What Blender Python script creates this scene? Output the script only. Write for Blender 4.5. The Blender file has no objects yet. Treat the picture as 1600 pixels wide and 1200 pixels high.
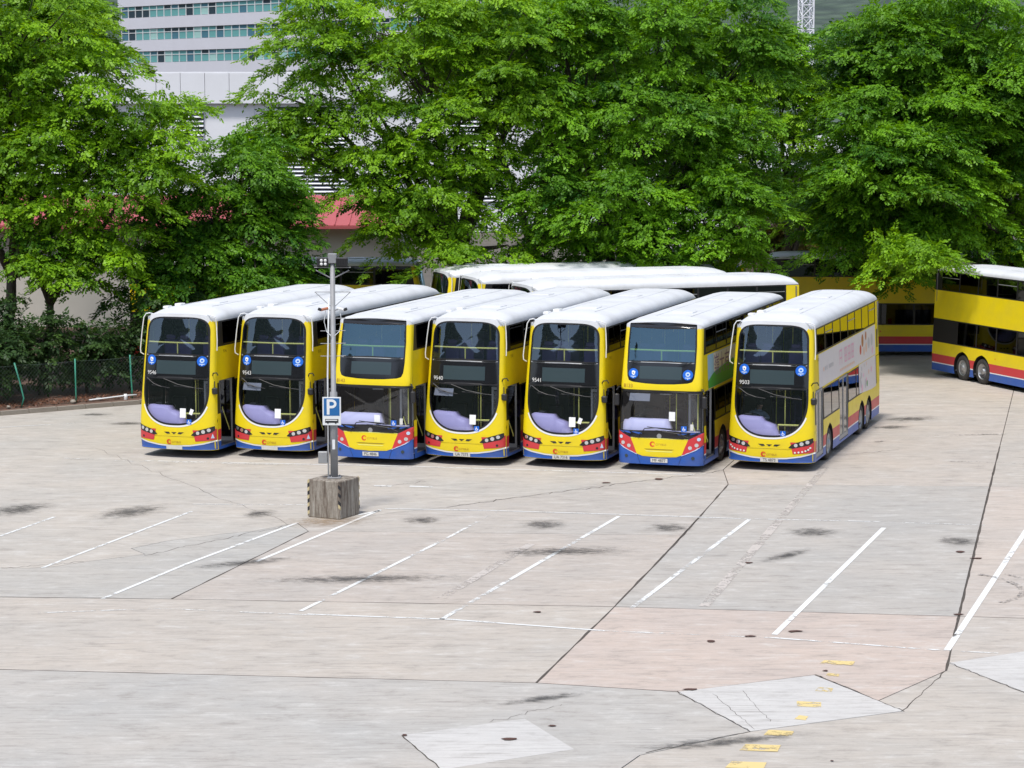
import bpy, math, random
import numpy as np
from mathutils import Vector, Matrix

random.seed(11)
rng = np.random.default_rng(11)
sc = bpy.context.scene
col = sc.collection
R = math.radians

# ------------------------------------------------------------------ camera
CAM_H, CAM_F, CAM_P = 10.2, 3600.0, R(6.7)
cd = bpy.data.cameras.new('camera')
cd.sensor_width = 36.0
cd.lens = CAM_F / 1600.0 * 36.0
cd.clip_start = 0.5
cd.clip_end = 9000
cam = bpy.data.objects.new('camera', cd)
cam.location = (0, 0, CAM_H)
cam.rotation_euler = (R(90) - CAM_P, 0, 0)
col.objects.link(cam)
sc.camera = cam

# ------------------------------------------------------------------ sky and sun (bright, thinly clouded)
SUN_EL, SUN_AZ = R(66), R(205)          # azimuth clockwise from +Y (camera looks along +Y)
w = bpy.data.worlds.new('World')
sc.world = w
w.use_nodes = True
nt = w.node_tree
nt.nodes.clear()
sky = nt.nodes.new('ShaderNodeTexSky')
sky.sky_type = 'NISHITA'
sky.sun_disc = False
sky.sun_elevation = SUN_EL
sky.sun_rotation = SUN_AZ
sky.air_density = 1.0
sky.dust_density = 1.6
sky.ozone_density = 1.0
hs = nt.nodes.new('ShaderNodeHueSaturation')
hs.inputs['Saturation'].default_value = 0.75
bg = nt.nodes.new('ShaderNodeBackground')
bg.inputs['Strength'].default_value = 0.13
wo = nt.nodes.new('ShaderNodeOutputWorld')
nt.links.new(sky.outputs[0], hs.inputs['Color'])
nt.links.new(hs.outputs[0], bg.inputs['Color'])
nt.links.new(bg.outputs[0], wo.inputs['Surface'])

sl = bpy.data.lights.new('sun', 'SUN')
sl.energy = 2.6
sl.angle = R(9)
sl.color = (1.0, 0.96, 0.9)
sun = bpy.data.objects.new('sun', sl)
sd = Vector((math.sin(SUN_AZ) * math.cos(SUN_EL), math.cos(SUN_AZ) * math.cos(SUN_EL), math.sin(SUN_EL)))
sun.rotation_euler = sd.to_track_quat('Z', 'Y').to_euler()
sun.location = (0, 0, 60)
col.objects.link(sun)

sc.view_settings.view_transform = 'Standard'
sc.view_settings.look = 'None'
sc.view_settings.gamma = 1.0
sc.view_settings.use_curve_mapping = False
sc.view_settings.exposure = 0.5
sc.render.engine = 'CYCLES'
sc.cycles.max_bounces = 6
sc.cycles.diffuse_bounces = 3
sc.cycles.glossy_bounces = 3
sc.cycles.transmission_bounces = 4
sc.cycles.transparent_max_bounces = 10
sc.cycles.caustics_reflective = False
sc.cycles.caustics_refractive = False
sc.cycles.use_denoising = True

# ------------------------------------------------------------------ helpers
def ground_at(px, py, z=0.0):
    """the spot on level z of the yard that the survey point (px, py) marks"""
    x = (px - 800) / CAM_F
    u = -(py - 600) / CAM_F
    c, s = math.cos(CAM_P), math.sin(CAM_P)
    t = (z - CAM_H) / (-s + u * c)
    return Vector((x * t, (c + u * s) * t, z))

def far_at(px, py, Y):
    """a point at distance Y from the camera wall"""
    x = (px - 800) / CAM_F
    u = -(py - 600) / CAM_F
    c, s = math.cos(CAM_P), math.sin(CAM_P)
    t = Y / (c + u * s)
    return Vector((x * t, Y, CAM_H + t * (-s + u * c)))

def link(o, parent=None):
    col.objects.link(o)
    if parent is not None:
        o.parent = parent
    return o

def tag(o, label=None, cat=None, group=None, kind=None):
    if label: o['label'] = label
    if cat: o['category'] = cat
    if group: o['group'] = group
    if kind: o['kind'] = kind
    return o

def empty(name, loc=(0, 0, 0), rz=0.0, label=None, cat=None, group=None):
    o = bpy.data.objects.new(name, None)
    o.empty_display_size = 0.2
    o.location = loc
    o.rotation_euler = (0, 0, rz)
    link(o)
    return tag(o, label, cat, group)

def mesh_obj(name, verts, faces, mat, parent=None, smooth=False):
    me = bpy.data.meshes.new(name)
    me.from_pydata([tuple(v) for v in verts], [], faces)
    me.materials.append(mat)
    if smooth:
        me.polygons.foreach_set('use_smooth', [True] * len(me.polygons))
    me.update()
    return link(bpy.data.objects.new(name, me), parent)

class MB:
    def __init__(s):
        s.v, s.f = [], []
    def add(s, vs, fs):
        b = len(s.v)
        s.v += [tuple(p) for p in vs]
        s.f += [tuple(i + b for i in f) for f in fs]
        return s
    def box(s, x0, x1, y0, y1, z0, z1, c=0.0):
        if c <= 0:
            vs = [(x, y, z) for z in (z0, z1) for y in (y0, y1) for x in (x0, x1)]
            return s.add(vs, [(0, 2, 3, 1), (4, 5, 7, 6), (0, 1, 5, 4), (2, 6, 7, 3), (0, 4, 6, 2), (1, 3, 7, 5)])
        # chamfered box: three slabs of corner points
        vs = []
        for (z, i) in ((z0, c), (z0 + c, 0), (z1 - c, 0), (z1, c)):
            a0, a1, b0, b1 = x0 + i, x1 - i, y0 + i, y1 - i
            vs += [(a0 + c, b0, z), (a1 - c, b0, z), (a1, b0 + c, z), (a1, b1 - c, z), (a1 - c, b1, z), (a0 + c, b1, z), (a0, b1 - c, z), (a0, b0 + c, z)]
        fs = [tuple(range(7, -1, -1)), tuple(range(24, 32))]
        for k in range(3):
            for i in range(8):
                j = (i + 1) % 8
                fs.append((k * 8 + i, k * 8 + j, k * 8 + 8 + j, k * 8 + 8 + i))
        return s.add(vs, fs)
    def quad(s, a, b, c, d):
        return s.add([a, b, c, d], [(0, 1, 2, 3)])
    def poly(s, pts):
        return s.add(pts, [tuple(range(len(pts)))])
    def prism(s, pts, z0, z1):
        n = len(pts)
        vs = [(p[0], p[1], z0) for p in pts] + [(p[0], p[1], z1) for p in pts]
        fs = [tuple(range(n - 1, -1, -1)), tuple(range(n, 2 * n))]
        fs += [(i, (i + 1) % n, n + (i + 1) % n, n + i) for i in range(n)]
        return s.add(vs, fs)
    def tube(s, pts, r, n=8, cap=True):
        pts = [Vector(p) for p in pts]
        rs = r if isinstance(r, (list, tuple)) else [r] * len(pts)
        vs, fs = [], []
        ref = None
        for i, p in enumerate(pts):
            d = (pts[min(i + 1, len(pts) - 1)] - pts[max(i - 1, 0)])
            if d.length < 1e-6: d = Vector((0, 0, 1))
            d.normalize()
            if ref is None:
                ref = d.orthogonal().normalized()
            a = (ref - d * ref.dot(d))
            a = a.normalized() if a.length > 1e-5 else d.orthogonal().normalized()
            ref = a
            b = d.cross(a)
            for k in range(n):
                t = 2 * math.pi * k / n
                vs.append(p + (a * math.cos(t) + b * math.sin(t)) * rs[i])
        for i in range(len(pts) - 1):
            for k in range(n):
                j = (k + 1) % n
                fs.append((i * n + k, i * n + j, i * n + n + j, i * n + n + k))
        if cap:
            fs.append(tuple(range(n - 1, -1, -1)))
            m = (len(pts) - 1) * n
            fs.append(tuple(range(m, m + n)))
        return s.add(vs, fs)
    def lathe(s, prof, n=24, axis='x', o=(0, 0, 0)):
        """prof: list of (radius, along axis)"""
        vs, fs = [], []
        for (r, h) in prof:
            for k in range(n):
                t = 2 * math.pi * k / n
                a, b = r * math.cos(t), r * math.sin(t)
                p = (h, a, b) if axis == 'x' else ((a, h, b) if axis == 'y' else (a, b, h))
                vs.append((p[0] + o[0], p[1] + o[1], p[2] + o[2]))
        for i in range(len(prof) - 1):
            for k in range(n):
                j = (k + 1) % n
                fs.append((i * n + k, i * n + j, i * n + n + j, i * n + n + k))
        return s.add(vs, fs)
    def build(s, name, mat, parent=None, smooth=False):
        return mesh_obj(name, s.v, s.f, mat, parent, smooth)

_tc = {}
def text2d(txt):
    """outline of a word as flat triangles, capital height 1, starting at x = 0"""
    if txt in _tc: return _tc[txt]
    cu = bpy.data.curves.new('t', 'FONT')
    cu.body = txt
    o = bpy.data.objects.new('t', cu)
    col.objects.link(o)
    dg = bpy.context.evaluated_depsgraph_get()
    dg.update()
    me = bpy.data.meshes.new_from_object(o.evaluated_get(dg))
    vs = [(v.co.x, v.co.y) for v in me.vertices]
    fs = [tuple(p.vertices) for p in me.polygons]
    bpy.data.objects.remove(o)
    bpy.data.curves.remove(cu)
    bpy.data.meshes.remove(me)
    if not vs: vs, fs = [(0, 0), (1, 0), (1, 1), (0, 1)], [(0, 1, 2, 3)]
    x0 = min(v[0] for v in vs); y0 = min(v[1] for v in vs); y1 = max(v[1] for v in vs); x1 = max(v[0] for v in vs)
    k = 1.0 / max(y1 - y0, 1e-4)
    vs = [((v[0] - x0) * k, (v[1] - y0) * k) for v in vs]
    _tc[txt] = (vs, fs, (x1 - x0) * k)
    return _tc[txt]

# ------------------------------------------------------------------ materials
def nodes_of(m):
    m.use_nodes = True
    n = m.node_tree.nodes
    return n, m.node_tree.links, n['Principled BSDF']

def simple(name, c, rough=0.5, metal=0.0, coat=0.0, dirt=0.0, dscale=3.0, bump=0.0, bscale=60.0, spec=0.5):
    m = bpy.data.materials.new(name)
    n, l, b = nodes_of(m)
    b.inputs['Base Color'].default_value = (*c, 1)
    b.inputs['Roughness'].default_value = rough
    b.inputs['Metallic'].default_value = metal
    b.inputs['Coat Weight'].default_value = coat
    b.inputs['Coat Roughness'].default_value = 0.12
    b.inputs['Specular IOR Level'].default_value = spec
    if dirt > 0:
        tc = n.new('ShaderNodeTexCoord')
        no = n.new('ShaderNodeTexNoise')
        no.inputs['Scale'].default_value = dscale
        no.inputs['Detail'].default_value = 6
        no.inputs['Roughness'].default_value = 0.65
        l.new(tc.outputs['Object'], no.inputs['Vector'])
        cr = n.new('ShaderNodeValToRGB')
        cr.color_ramp.elements[0].position = 0.35
        cr.color_ramp.elements[1].position = 0.75
        cr.color_ramp.elements[0].color = (*c, 1)
        d = tuple(x * (1 - dirt) + y * dirt for x, y in zip(c, (0.17, 0.15, 0.12)))
        cr.color_ramp.elements[1].color = (*d, 1)
        l.new(no.outputs['Fac'], cr.inputs['Fac'])
        l.new(cr.outputs['Color'], b.inputs['Base Color'])
        mr = n.new('ShaderNodeMapRange')
        mr.inputs['To Min'].default_value = rough * 0.8
        mr.inputs['To Max'].default_value = min(1, rough * 1.5)
        l.new(no.outputs['Fac'], mr.inputs['Value'])
        l.new(mr.outputs[0], b.inputs['Roughness'])
    if bump > 0:
        tc = n.new('ShaderNodeTexCoord')
        no = n.new('ShaderNodeTexNoise')
        no.inputs['Scale'].default_value = bscale
        no.inputs['Detail'].default_value = 5
        l.new(tc.outputs['Object'], no.inputs['Vector'])
        bp = n.new('ShaderNodeBump')
        bp.inputs['Strength'].default_value = bump
        bp.inputs['Distance'].default_value = 0.02
        l.new(no.outputs['Fac'], bp.inputs['Height'])
        l.new(bp.outputs[0], b.inputs['Normal'])
    return m

def glass(name, tint, rough=0.03, base=0.06, gain=1.0, refl=(0.95, 0.97, 1.0)):
    m = bpy.data.materials.new(name)
    m.use_nodes = True
    n, l = m.node_tree.nodes, m.node_tree.links
    n.clear()
    out = n.new('ShaderNodeOutputMaterial')
    tr = n.new('ShaderNodeBsdfTransparent')
    tr.inputs['Color'].default_value = (*tint, 1)
    gl = n.new('ShaderNodeBsdfGlossy')
    gl.inputs['Roughness'].default_value = rough
    gl.inputs['Color'].default_value = (*refl, 1)
    # Schlick reflectance from the facing angle, the same from either side of the pane
    fr = n.new('ShaderNodeLayerWeight')
    fr.inputs['Blend'].default_value = 0.5
    pw = n.new('ShaderNodeMath'); pw.operation = 'POWER'
    pw.inputs[1].default_value = 4.2
    l.new(fr.outputs['Facing'], pw.inputs[0])
    ad = n.new('ShaderNodeMath'); ad.operation = 'MULTIPLY_ADD'
    ad.inputs[1].default_value = gain
    ad.inputs[2].default_value = 0.045 + base
    ad.use_clamp = True
    mx = n.new('ShaderNodeMixShader')
    l.new(pw.outputs[0], ad.inputs[0])
    l.new(ad.outputs[0], mx.inputs[0])
    l.new(tr.outputs[0], mx.inputs[1])
    l.new(gl.outputs[0], mx.inputs[2])
    l.new(mx.outputs[0], out.inputs['Surface'])
    return m

M = {}
M['yellow'] = simple('yellow_paint', (0.85, 0.66, 0.004), 0.36, coat=0.12, dirt=0.14, dscale=1.6)
M['red'] = simple('red_paint', (0.62, 0.035, 0.045), 0.38, coat=0.1, dirt=0.2, dscale=2.0)
M['blue'] = simple('blue_paint', (0.012, 0.10, 0.46), 0.38, coat=0.1, dirt=0.3, dscale=2.0)
M['white'] = simple('white_paint', (0.80, 0.81, 0.82), 0.35, coat=0.3, dirt=0.05, dscale=1.2)
M['roof'] = simple('roof_paint', (0.68, 0.70, 0.73), 0.45, dirt=0.3, dscale=0.9)
M['black'] = simple('gloss_black', (0.010, 0.010, 0.013), 0.12, coat=0.3)
M['rubberseal'] = simple('seal_black', (0.012, 0.011, 0.012), 0.45)
M['tyre'] = simple('tyre_rubber', (0.022, 0.022, 0.024), 0.75, dirt=0.3, dscale=6)
M['rim'] = simple('wheel_steel', (0.42, 0.43, 0.44), 0.35, metal=0.7, dirt=0.3, dscale=5)
M['under'] = simple('underbody', (0.012, 0.012, 0.013), 0.8)
M['grey'] = simple('aluminium_grey', (0.36, 0.37, 0.38), 0.4, metal=0.4, dirt=0.2)
M['plastic'] = simple('black_plastic', (0.02, 0.02, 0.022), 0.5)
M['floor'] = simple('deck_floor', (0.07, 0.07, 0.08), 0.7)
M['lining'] = simple('lining', (0.30, 0.31, 0.36), 0.6)
M['inlining'] = simple('inner_lining', (0.14, 0.14, 0.17), 0.7)
M['dash'] = simple('dash_moulding', (0.44, 0.39, 0.66), 0.5, dirt=0.06, dscale=4)
M['seat'] = simple('seat_cloth', (0.24, 0.18, 0.42), 0.85, dirt=0.3, dscale=14)
M['rail'] = simple('rail_yellow', (0.86, 0.84, 0.22), 0.4)
M['lamp'] = simple('lamp_lens', (0.80, 0.82, 0.84), 0.08, metal=0.85)
M['plate'] = simple('plate_white', (0.72, 0.72, 0.69), 0.5, dirt=0.2, dscale=8)
M['ink'] = simple('ink_black', (0.02, 0.02, 0.025), 0.6)
M['cream_ink'] = simple('ink_white', (0.72, 0.72, 0.70), 0.5)
M['brown_ink'] = simple('ink_brown', (0.42, 0.20, 0.03), 0.5)
M['dim_ink'] = simple('ink_dim', (0.32, 0.22, 0.02), 0.5)
M['logo'] = simple('logo_orange', (0.72, 0.07, 0.02), 0.4)
M['sticker'] = simple('sticker_blue', (0.01, 0.13, 0.62), 0.35)
M['pale'] = simple('sticker_pale', (0.55, 0.68, 0.85), 0.5)
M['paper'] = simple('paper_white', (0.86, 0.87, 0.88), 0.6)
M['display'] = simple('display_glass', (0.035, 0.055, 0.062), 0.25, coat=0.2)
M['orange'] = simple('indicator_orange', (0.75, 0.24, 0.02), 0.3)
M['taillamp'] = simple('tail_lamp_red', (0.55, 0.01, 0.01), 0.2)
M['screen'] = glass('windscreen_glass', (0.80, 0.84, 0.90), 0.02, 0.03, 0.9)
M['upscreen'] = glass('upper_windscreen_glass', (0.66, 0.70, 0.80), 0.02, 0.09, 0.9, (0.70, 0.84, 1.0))  # blue of the reflected sky is put into the reflection colour
M['upscreen_b'] = glass('sky_tinted_windscreen_glass', (0.55, 0.60, 0.68), 0.02, 0.13, 0.9, (0.50, 0.80, 1.0))  # no real coating: stronger sky blue painted into the reflection, reflectance raised
M['pane'] = glass('tinted_glass', (0.04, 0.042, 0.048), 0.025, 0.03, 0.95)
M['doorglass'] = glass('door_glass', (0.30, 0.32, 0.36), 0.03, 0.05, 0.9)
# ------------------------------------------------------------------ ground, yard slabs, markings
def concrete(name, c0, c1, streak=0.5):
    m = bpy.data.materials.new(name)
    n, l, b = nodes_of(m)
    b.inputs['Specular IOR Level'].default_value = 0.25
    geo = n.new('ShaderNodeNewGeometry')
    oi = n.new('ShaderNodeObjectInfo')
    def noise(scale, detail, rough, rot=0.0, stretch=(1, 1, 1)):
        mp = n.new('ShaderNodeMapping'); mp.inputs['Rotation'].default_value = (0, 0, rot); mp.inputs['Scale'].default_value = stretch
        l.new(geo.outputs['Position'], mp.inputs['Vector'])
        t = n.new('ShaderNodeTexNoise'); t.inputs['Scale'].default_value = scale; t.inputs['Detail'].default_value = detail; t.inputs['Roughness'].default_value = rough
        l.new(mp.outputs[0], t.inputs['Vector'])
        return t
    # the slabs were floated at an angle to the bays: two crossing grains of brush lines over general mottling
    big = noise(0.25, 6, 0.65)
    stk = noise(1.9, 9, 0.78, R(9), (0.55, 1.0, 1))
    br = noise(1.0, 6, 0.7, R(-50), (0.8, 15, 1))
    br2 = noise(1.0, 6, 0.7, R(12), (0.9, 6, 1))
    fine = noise(14, 8, 0.8)
    def mix(a, bb, fac, mode='MIX'):
        x = n.new('ShaderNodeMix'); x.data_type = 'RGBA'; x.blend_type = mode
        if isinstance(fac, (int, float)): x.inputs[0].default_value = fac
        else: l.new(fac, x.inputs[0])
        for i, s in ((6, a), (7, bb)):
            if isinstance(s, tuple): x.inputs[i].default_value = (*s, 1)
            else: l.new(s, x.inputs[i])
        return x.outputs[2]
    def ramp(src, p0, p1, v0=0.0, v1=1.0):
        r = n.new('ShaderNodeMapRange'); r.inputs['From Min'].default_value = p0; r.inputs['From Max'].default_value = p1
        r.inputs['To Min'].default_value = v0; r.inputs['To Max'].default_value = v1
        l.new(src, r.inputs['Value'])
        return r.outputs[0]
    base = mix(c0, c1, ramp(big.outputs['Fac'], 0.35, 0.68))
    base = mix(base, oi.outputs['Color'], 1.0, 'MULTIPLY')
    base = mix(base, (0.22, 0.20, 0.18), ramp(stk.outputs['Fac'], 0.53, 0.74, 0, streak))
    base = mix(base, (0.62, 0.61, 0.58), ramp(stk.outputs['Fac'], 0.47, 0.30, 0, 0.55))
    base = mix(base, (0.25, 0.23, 0.21), ramp(br.outputs['Fac'], 0.53, 0.70, 0, 0.6))
    base = mix(base, (0.60, 0.585, 0.56), ramp(br.outputs['Fac'], 0.45, 0.30, 0, 0.35))
    base = mix(base, (0.23, 0.21, 0.19), ramp(br2.outputs['Fac'], 0.54, 0.72, 0, 0.65))
    base = mix(base, (0.14, 0.13, 0.12), ramp(fine.outputs['Fac'], 0.58, 0.76, 0, 0.6))
    l.new(base, b.inputs['Base Color'])
    l.new(ramp(stk.outputs['Fac'], 0.3, 0.8, 0.62, 0.9), b.inputs['Roughness'])
    bp = n.new('ShaderNodeBump'); bp.inputs['Strength'].default_value = 0.25; bp.inputs['Distance'].default_value = 0.02
    l.new(fine.outputs['Fac'], bp.inputs['Height'])
    l.new(bp.outputs[0], b.inputs['Normal'])
    return m

M['concrete'] = concrete('yard_concrete', (0.45, 0.41, 0.365), (0.40, 0.38, 0.352), 0.8)
M['patch'] = concrete('new_concrete', (0.52, 0.505, 0.485), (0.48, 0.47, 0.455), 0.45)
M['earth'] = simple('ground_earth', (0.085, 0.075, 0.06), 0.95, dirt=0.5, dscale=0.4, bump=0.5, bscale=8)
M['joint'] = simple('joint_filler', (0.07, 0.058, 0.048), 0.9)
M['kerb'] = simple('kerb_concrete', (0.30, 0.27, 0.23), 0.9, dirt=0.5, dscale=2, bump=0.4, bscale=20)
M['soil'] = simple('soil_litter', (0.13, 0.065, 0.045), 0.95, dirt=0.6, dscale=5, bump=0.8, bscale=12)

def worn_paint(name, c, keep, scale=5.0, stretch=(1, 1, 1)):
    """road paint that has flaked away in places"""
    m = bpy.data.materials.new(name)
    m.use_nodes = True
    n, l = m.node_tree.nodes, m.node_tree.links
    b = n['Principled BSDF']; out = n['Material Output']
    b.inputs['Base Color'].default_value = (*c, 1)
    b.inputs['Roughness'].default_value = 0.7
    geo = n.new('ShaderNodeNewGeometry')
    no = n.new('ShaderNodeTexNoise'); no.inputs['Scale'].default_value = scale; no.inputs['Detail'].default_value = 8; no.inputs['Roughness'].default_value = 0.72
    l.new(geo.outputs['Position'], no.inputs['Vector'])
    n2 = n.new('ShaderNodeTexNoise'); n2.inputs['Scale'].default_value = 0.6; n2.inputs['Detail'].default_value = 3
    l.new(geo.outputs['Position'], n2.inputs['Vector'])
    ad = n.new('ShaderNodeMath'); ad.operation = 'MULTIPLY_ADD'; ad.inputs[1].default_value = 0.8
    l.new(n2.outputs['Fac'], ad.inputs[0]); l.new(no.outputs['Fac'], ad.inputs[2])
    mr = n.new('ShaderNodeMapRange'); mr.inputs['From Min'].default_value = keep; mr.inputs['From Max'].default_value = keep + 0.12
    l.new(ad.outputs[0], mr.inputs['Value'])
    tr = n.new('ShaderNodeBsdfTransparent')
    mx = n.new('ShaderNodeMixShader')
    l.new(mr.outputs[0], mx.inputs[0]); l.new(b.outputs[0], mx.inputs[1]); l.new(tr.outputs[0], mx.inputs[2])
    l.new(mx.outputs[0], out.inputs['Surface'])
    return m
M['line_good'] = worn_paint('bay_line_paint', (0.70, 0.71, 0.70), 1.0)
M['line_mid'] = worn_paint('bay_line_paint_worn', (0.66, 0.67, 0.66), 0.91)
M['line_bad'] = worn_paint('bay_line_paint_faded', (0.66, 0.66, 0.64), 0.84)
M['yellow_line'] = worn_paint('yellow_road_paint', (0.64, 0.50, 0.22), 0.91)
M['ghost_line'] = worn_paint('old_line_ghost', (0.475, 0.435, 0.40), 0.86)

def stain_mat(name, c, soft):
    m = bpy.data.materials.new(name)
    m.use_nodes = True
    n, l = m.node_tree.nodes, m.node_tree.links
    b = n['Principled BSDF']; out = n['Material Output']
    b.inputs['Base Color'].default_value = (*c, 1); b.inputs['Roughness'].default_value = 0.55
    tc = n.new('ShaderNodeTexCoord')
    ln = n.new('ShaderNodeVectorMath'); ln.operation = 'LENGTH'
    l.new(tc.outputs['Object'], ln.inputs[0])
    geo = n.new('ShaderNodeNewGeometry')
    mp = n.new('ShaderNodeMapping'); mp.inputs['Rotation'].default_value = (0, 0, R(12)); mp.inputs['Scale'].default_value = (1.0, 3.5, 1)
    l.new(geo.outputs['Position'], mp.inputs['Vector'])
    no = n.new('ShaderNodeTexNoise'); no.inputs['Scale'].default_value = 3.2; no.inputs['Detail'].default_value = 9; no.inputs['Roughness'].default_value = 0.8
    l.new(mp.outputs[0], no.inputs['Vector'])
    fall = n.new('ShaderNodeMapRange'); fall.inputs['From Min'].default_value = 1.0; fall.inputs['From Max'].default_value = 0.0
    l.new(ln.outputs['Value'], fall.inputs['Value'])
    a = n.new('ShaderNodeMath'); a.operation = 'MULTIPLY_ADD'; a.inputs[1].default_value = 5.0
    l.new(no.outputs['Fac'], a.inputs[0]); l.new(fall.outputs[0], a.inputs[2])
    r = n.new('ShaderNodeMapRange'); r.inputs['From Min'].default_value = 2.75; r.inputs['From Max'].default_value = 2.75 + soft * 1.1; r.inputs['To Max'].default_value = 0.8
    l.new(a.outputs[0], r.inputs['Value'])
    edge = n.new('ShaderNodeMapRange'); edge.inputs['From Min'].default_value = 0.0; edge.inputs['From Max'].default_value = 0.55
    l.new(fall.outputs[0], edge.inputs['Value'])
    mu = n.new('ShaderNodeMath'); mu.operation = 'MULTIPLY'
    l.new(r.outputs[0], mu.inputs[0]); l.new(edge.outputs[0], mu.inputs[1])
    tr = n.new('ShaderNodeBsdfTransparent'); mx = n.new('ShaderNodeMixShader')
    l.new(mu.outputs[0], mx.inputs[0]); l.new(tr.outputs[0], mx.inputs[1]); l.new(b.outputs[0], mx.inputs[2])
    l.new(mx.outputs[0], out.inputs['Surface'])
    return m
M['oil'] = stain_mat('oil_stain', (0.05, 0.046, 0.042), 0.9)
M['rust'] = stain_mat('rust_stain', (0.30, 0.19, 0.09), 1.2)
M['spall'] = simple('spalled_hole', (0.085, 0.042, 0.032), 0.9, bump=0.8, bscale=30)

# the earth sheet out to the hills
g = MB()
n = 72
ring = [0, 40, 120, 300, 800, 2000, 4200]
vs = [(0, 60, -0.06)]
for r in ring[1:]:
    vs += [(r * math.cos(2 * math.pi * k / n), 60 + r * math.sin(2 * math.pi * k / n), -0.06) for k in range(n)]
fs = [(0, 1 + k, 1 + (k + 1) % n) for k in range(n)]
for i in range(len(ring) - 2):
    for k in range(n):
        a, b = 1 + i * n + k, 1 + i * n + (k + 1) % n
        fs.append((a, a + n, b + n, b))
ground = mesh_obj('ground', vs, fs, M['earth'])
ground['kind'] = 'structure'

yard = MB()
yard.prism([(-60, 18), (60, 18), (60, 101), (-10, 101), (-13.3, 80.75), (-18.2, 77.2), (-60, 48)], -0.055, -0.030)
yard = yard.build('yard', M['joint'])
yard['kind'] = 'structure'

def inset(pts, d):
    n = len(pts)
    area = sum(pts[i][0] * pts[(i + 1) % n][1] - pts[(i + 1) % n][0] * pts[i][1] for i in range(n))
    if area < 0:
        pts = pts[::-1]
    out = []
    for i in range(n):
        p0, p1, p2 = Vector(pts[i - 1][:2]), Vector(pts[i][:2]), Vector(pts[(i + 1) % n][:2])
        a, b = (p1 - p0).normalized(), (p2 - p1).normalized()
        na, nb = Vector((-a.y, a.x)), Vector((-b.y, b.x))
        m = na + nb
        if m.length < 0.2: m = na
        m.normalize()
        out.append(p1 + m * (d / max(0.4, m.dot(na))))
    return out

def slab(px, tint, gap=0.012, mat='concrete', top=0.0, bot=-0.031, name='slab'):
    pts = [ground_at(*p) for p in px]
    pts = inset([(p.x, p.y) for p in pts], gap)
    cx = sum(p.x for p in pts) / len(pts); cy = sum(p.y for p in pts) / len(pts)
    mb = MB().prism([(p.x - cx, p.y - cy) for p in pts], bot, top)
    o = mb.build(name, M[mat], yard)
    o.location = (cx, cy, 0)
    o.color = (*tint, 1)
    return o

E1 = [(-400, 893), (0, 887), (44, 888), (87, 885), (131, 878), (180, 872), (227, 866), (205, 857), (262, 845), (350, 834), (402, 829), (464, 817)]
E2 = [(464, 817), (550, 810), (625, 800), (700, 792), (780, 781), (850, 771), (950, 757), (1025, 749), (1100, 741), (1130, 734)]
slab(E1 + E2[1:] + [(1235, 640), (1300, 545), (480, 562), (235, 629), (0, 647), (-400, 690)], (1.02, 1.02, 1.01))
slab(E1 + [(482, 830), (268, 936), (-400, 929)], (0.93, 0.96, 0.98))
slab(E2 + [(1138, 757), (1068, 836), (482, 830)], (0.97, 0.965, 0.965))
slab([(482, 830), (1068, 836), (960, 948), (268, 936)], (1.0, 0.965, 0.95))
slab([(1138, 757), (1546, 760), (1497, 963), (960, 948)], (0.93, 0.945, 0.96))
slab([(1546, 760), (1960, 765), (1960, 977), (1497, 963)], (1.05, 1.0, 0.98))
slab([(-400, 929), (268, 936), (960, 948), (838, 1067), (0, 1046), (-400, 1036)], (1.02, 1.0, 0.98))
slab([(960, 948), (1497, 963), (1478, 1048), (1372, 1095), (1275, 1054), (1060, 1081), (838, 1067)], (1.10, 1.0, 0.97))
slab([(1497, 963), (1960, 977), (1960, 960), (1960, 1000), (1600, 1018), (1482, 1036)], (1.05, 1.02, 1.0))
slab([(-400, 1036), (0, 1046), (838, 1067), (1060, 1081), (1172, 1143), (1000, 1180), (800, 1320), (-400, 1320)], (0.95, 0.975, 1.0))
slab([(1172, 1143), (1412, 1111), (1372, 1095), (1478, 1048), (1482, 1036), (1600, 1081), (1960, 1190), (1960, 1320), (800, 1320), (1000, 1180)], (1.0, 0.99, 0.975))
slab([(1130, 734), (1138, 757), (1546, 760), (1562, 698), (1600, 545), (1300, 545), (1235, 640)], (1.03, 1.0, 0.98))
slab([(1562, 698), (1546, 760), (1960, 765), (1960, 545), (1600, 545)], (1.0, 0.985, 0.97))
slab([(1060, 1081), (1272, 1055), (1412, 1111), (1172, 1143)], (1, 1, 1), 0.004, 'patch', 0.004, -0.02)
slab([(1482, 1036), (1600, 1018), (1960, 975), (1960, 1190), (1600, 1081)], (1, 1, 1), 0.004, 'patch', 0.004, -0.02)
slab([(628, 1149), (820, 1123), (898, 1171), (690, 1203)], (1, 1, 1), 0.004, 'patch', 0.004, -0.02)

def strip(px, width, mat, z, name, jitter=0.0, parent=yard):
    pts = [ground_at(*p) for p in px]
    pp = []
    for a, b in zip(pts[:-1], pts[1:]):
        k = max(1, int((b - a).length / 0.5)) if jitter else 1
        for i in range(k): pp.append(a.lerp(b, i / k))
    pp.append(pts[-1])
    v, f = [], []
    for i, p in enumerate(pp):
        d = (pp[min(i + 1, len(pp) - 1)] - pp[max(i - 1, 0)]).normalized()
        nn = Vector((-d.y, d.x, 0))
        wv = width * (1 + (random.uniform(-0.45, 0.45) if jitter else 0))
        off = random.uniform(-jitter, jitter)
        v += [p + nn * (off - wv / 2), p + nn * (off + wv / 2)]
        if i: f.append((2 * i - 2, 2 * i, 2 * i + 1, 2 * i - 1))
    c = sum((Vector(x) for x in v), Vector()) / len(v)
    o = mesh_obj(name, [(x[0] - c.x, x[1] - c.y, 0) for x in v], f, M[mat], parent)
    o.location = (c.x, c.y, z)
    return o

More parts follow.
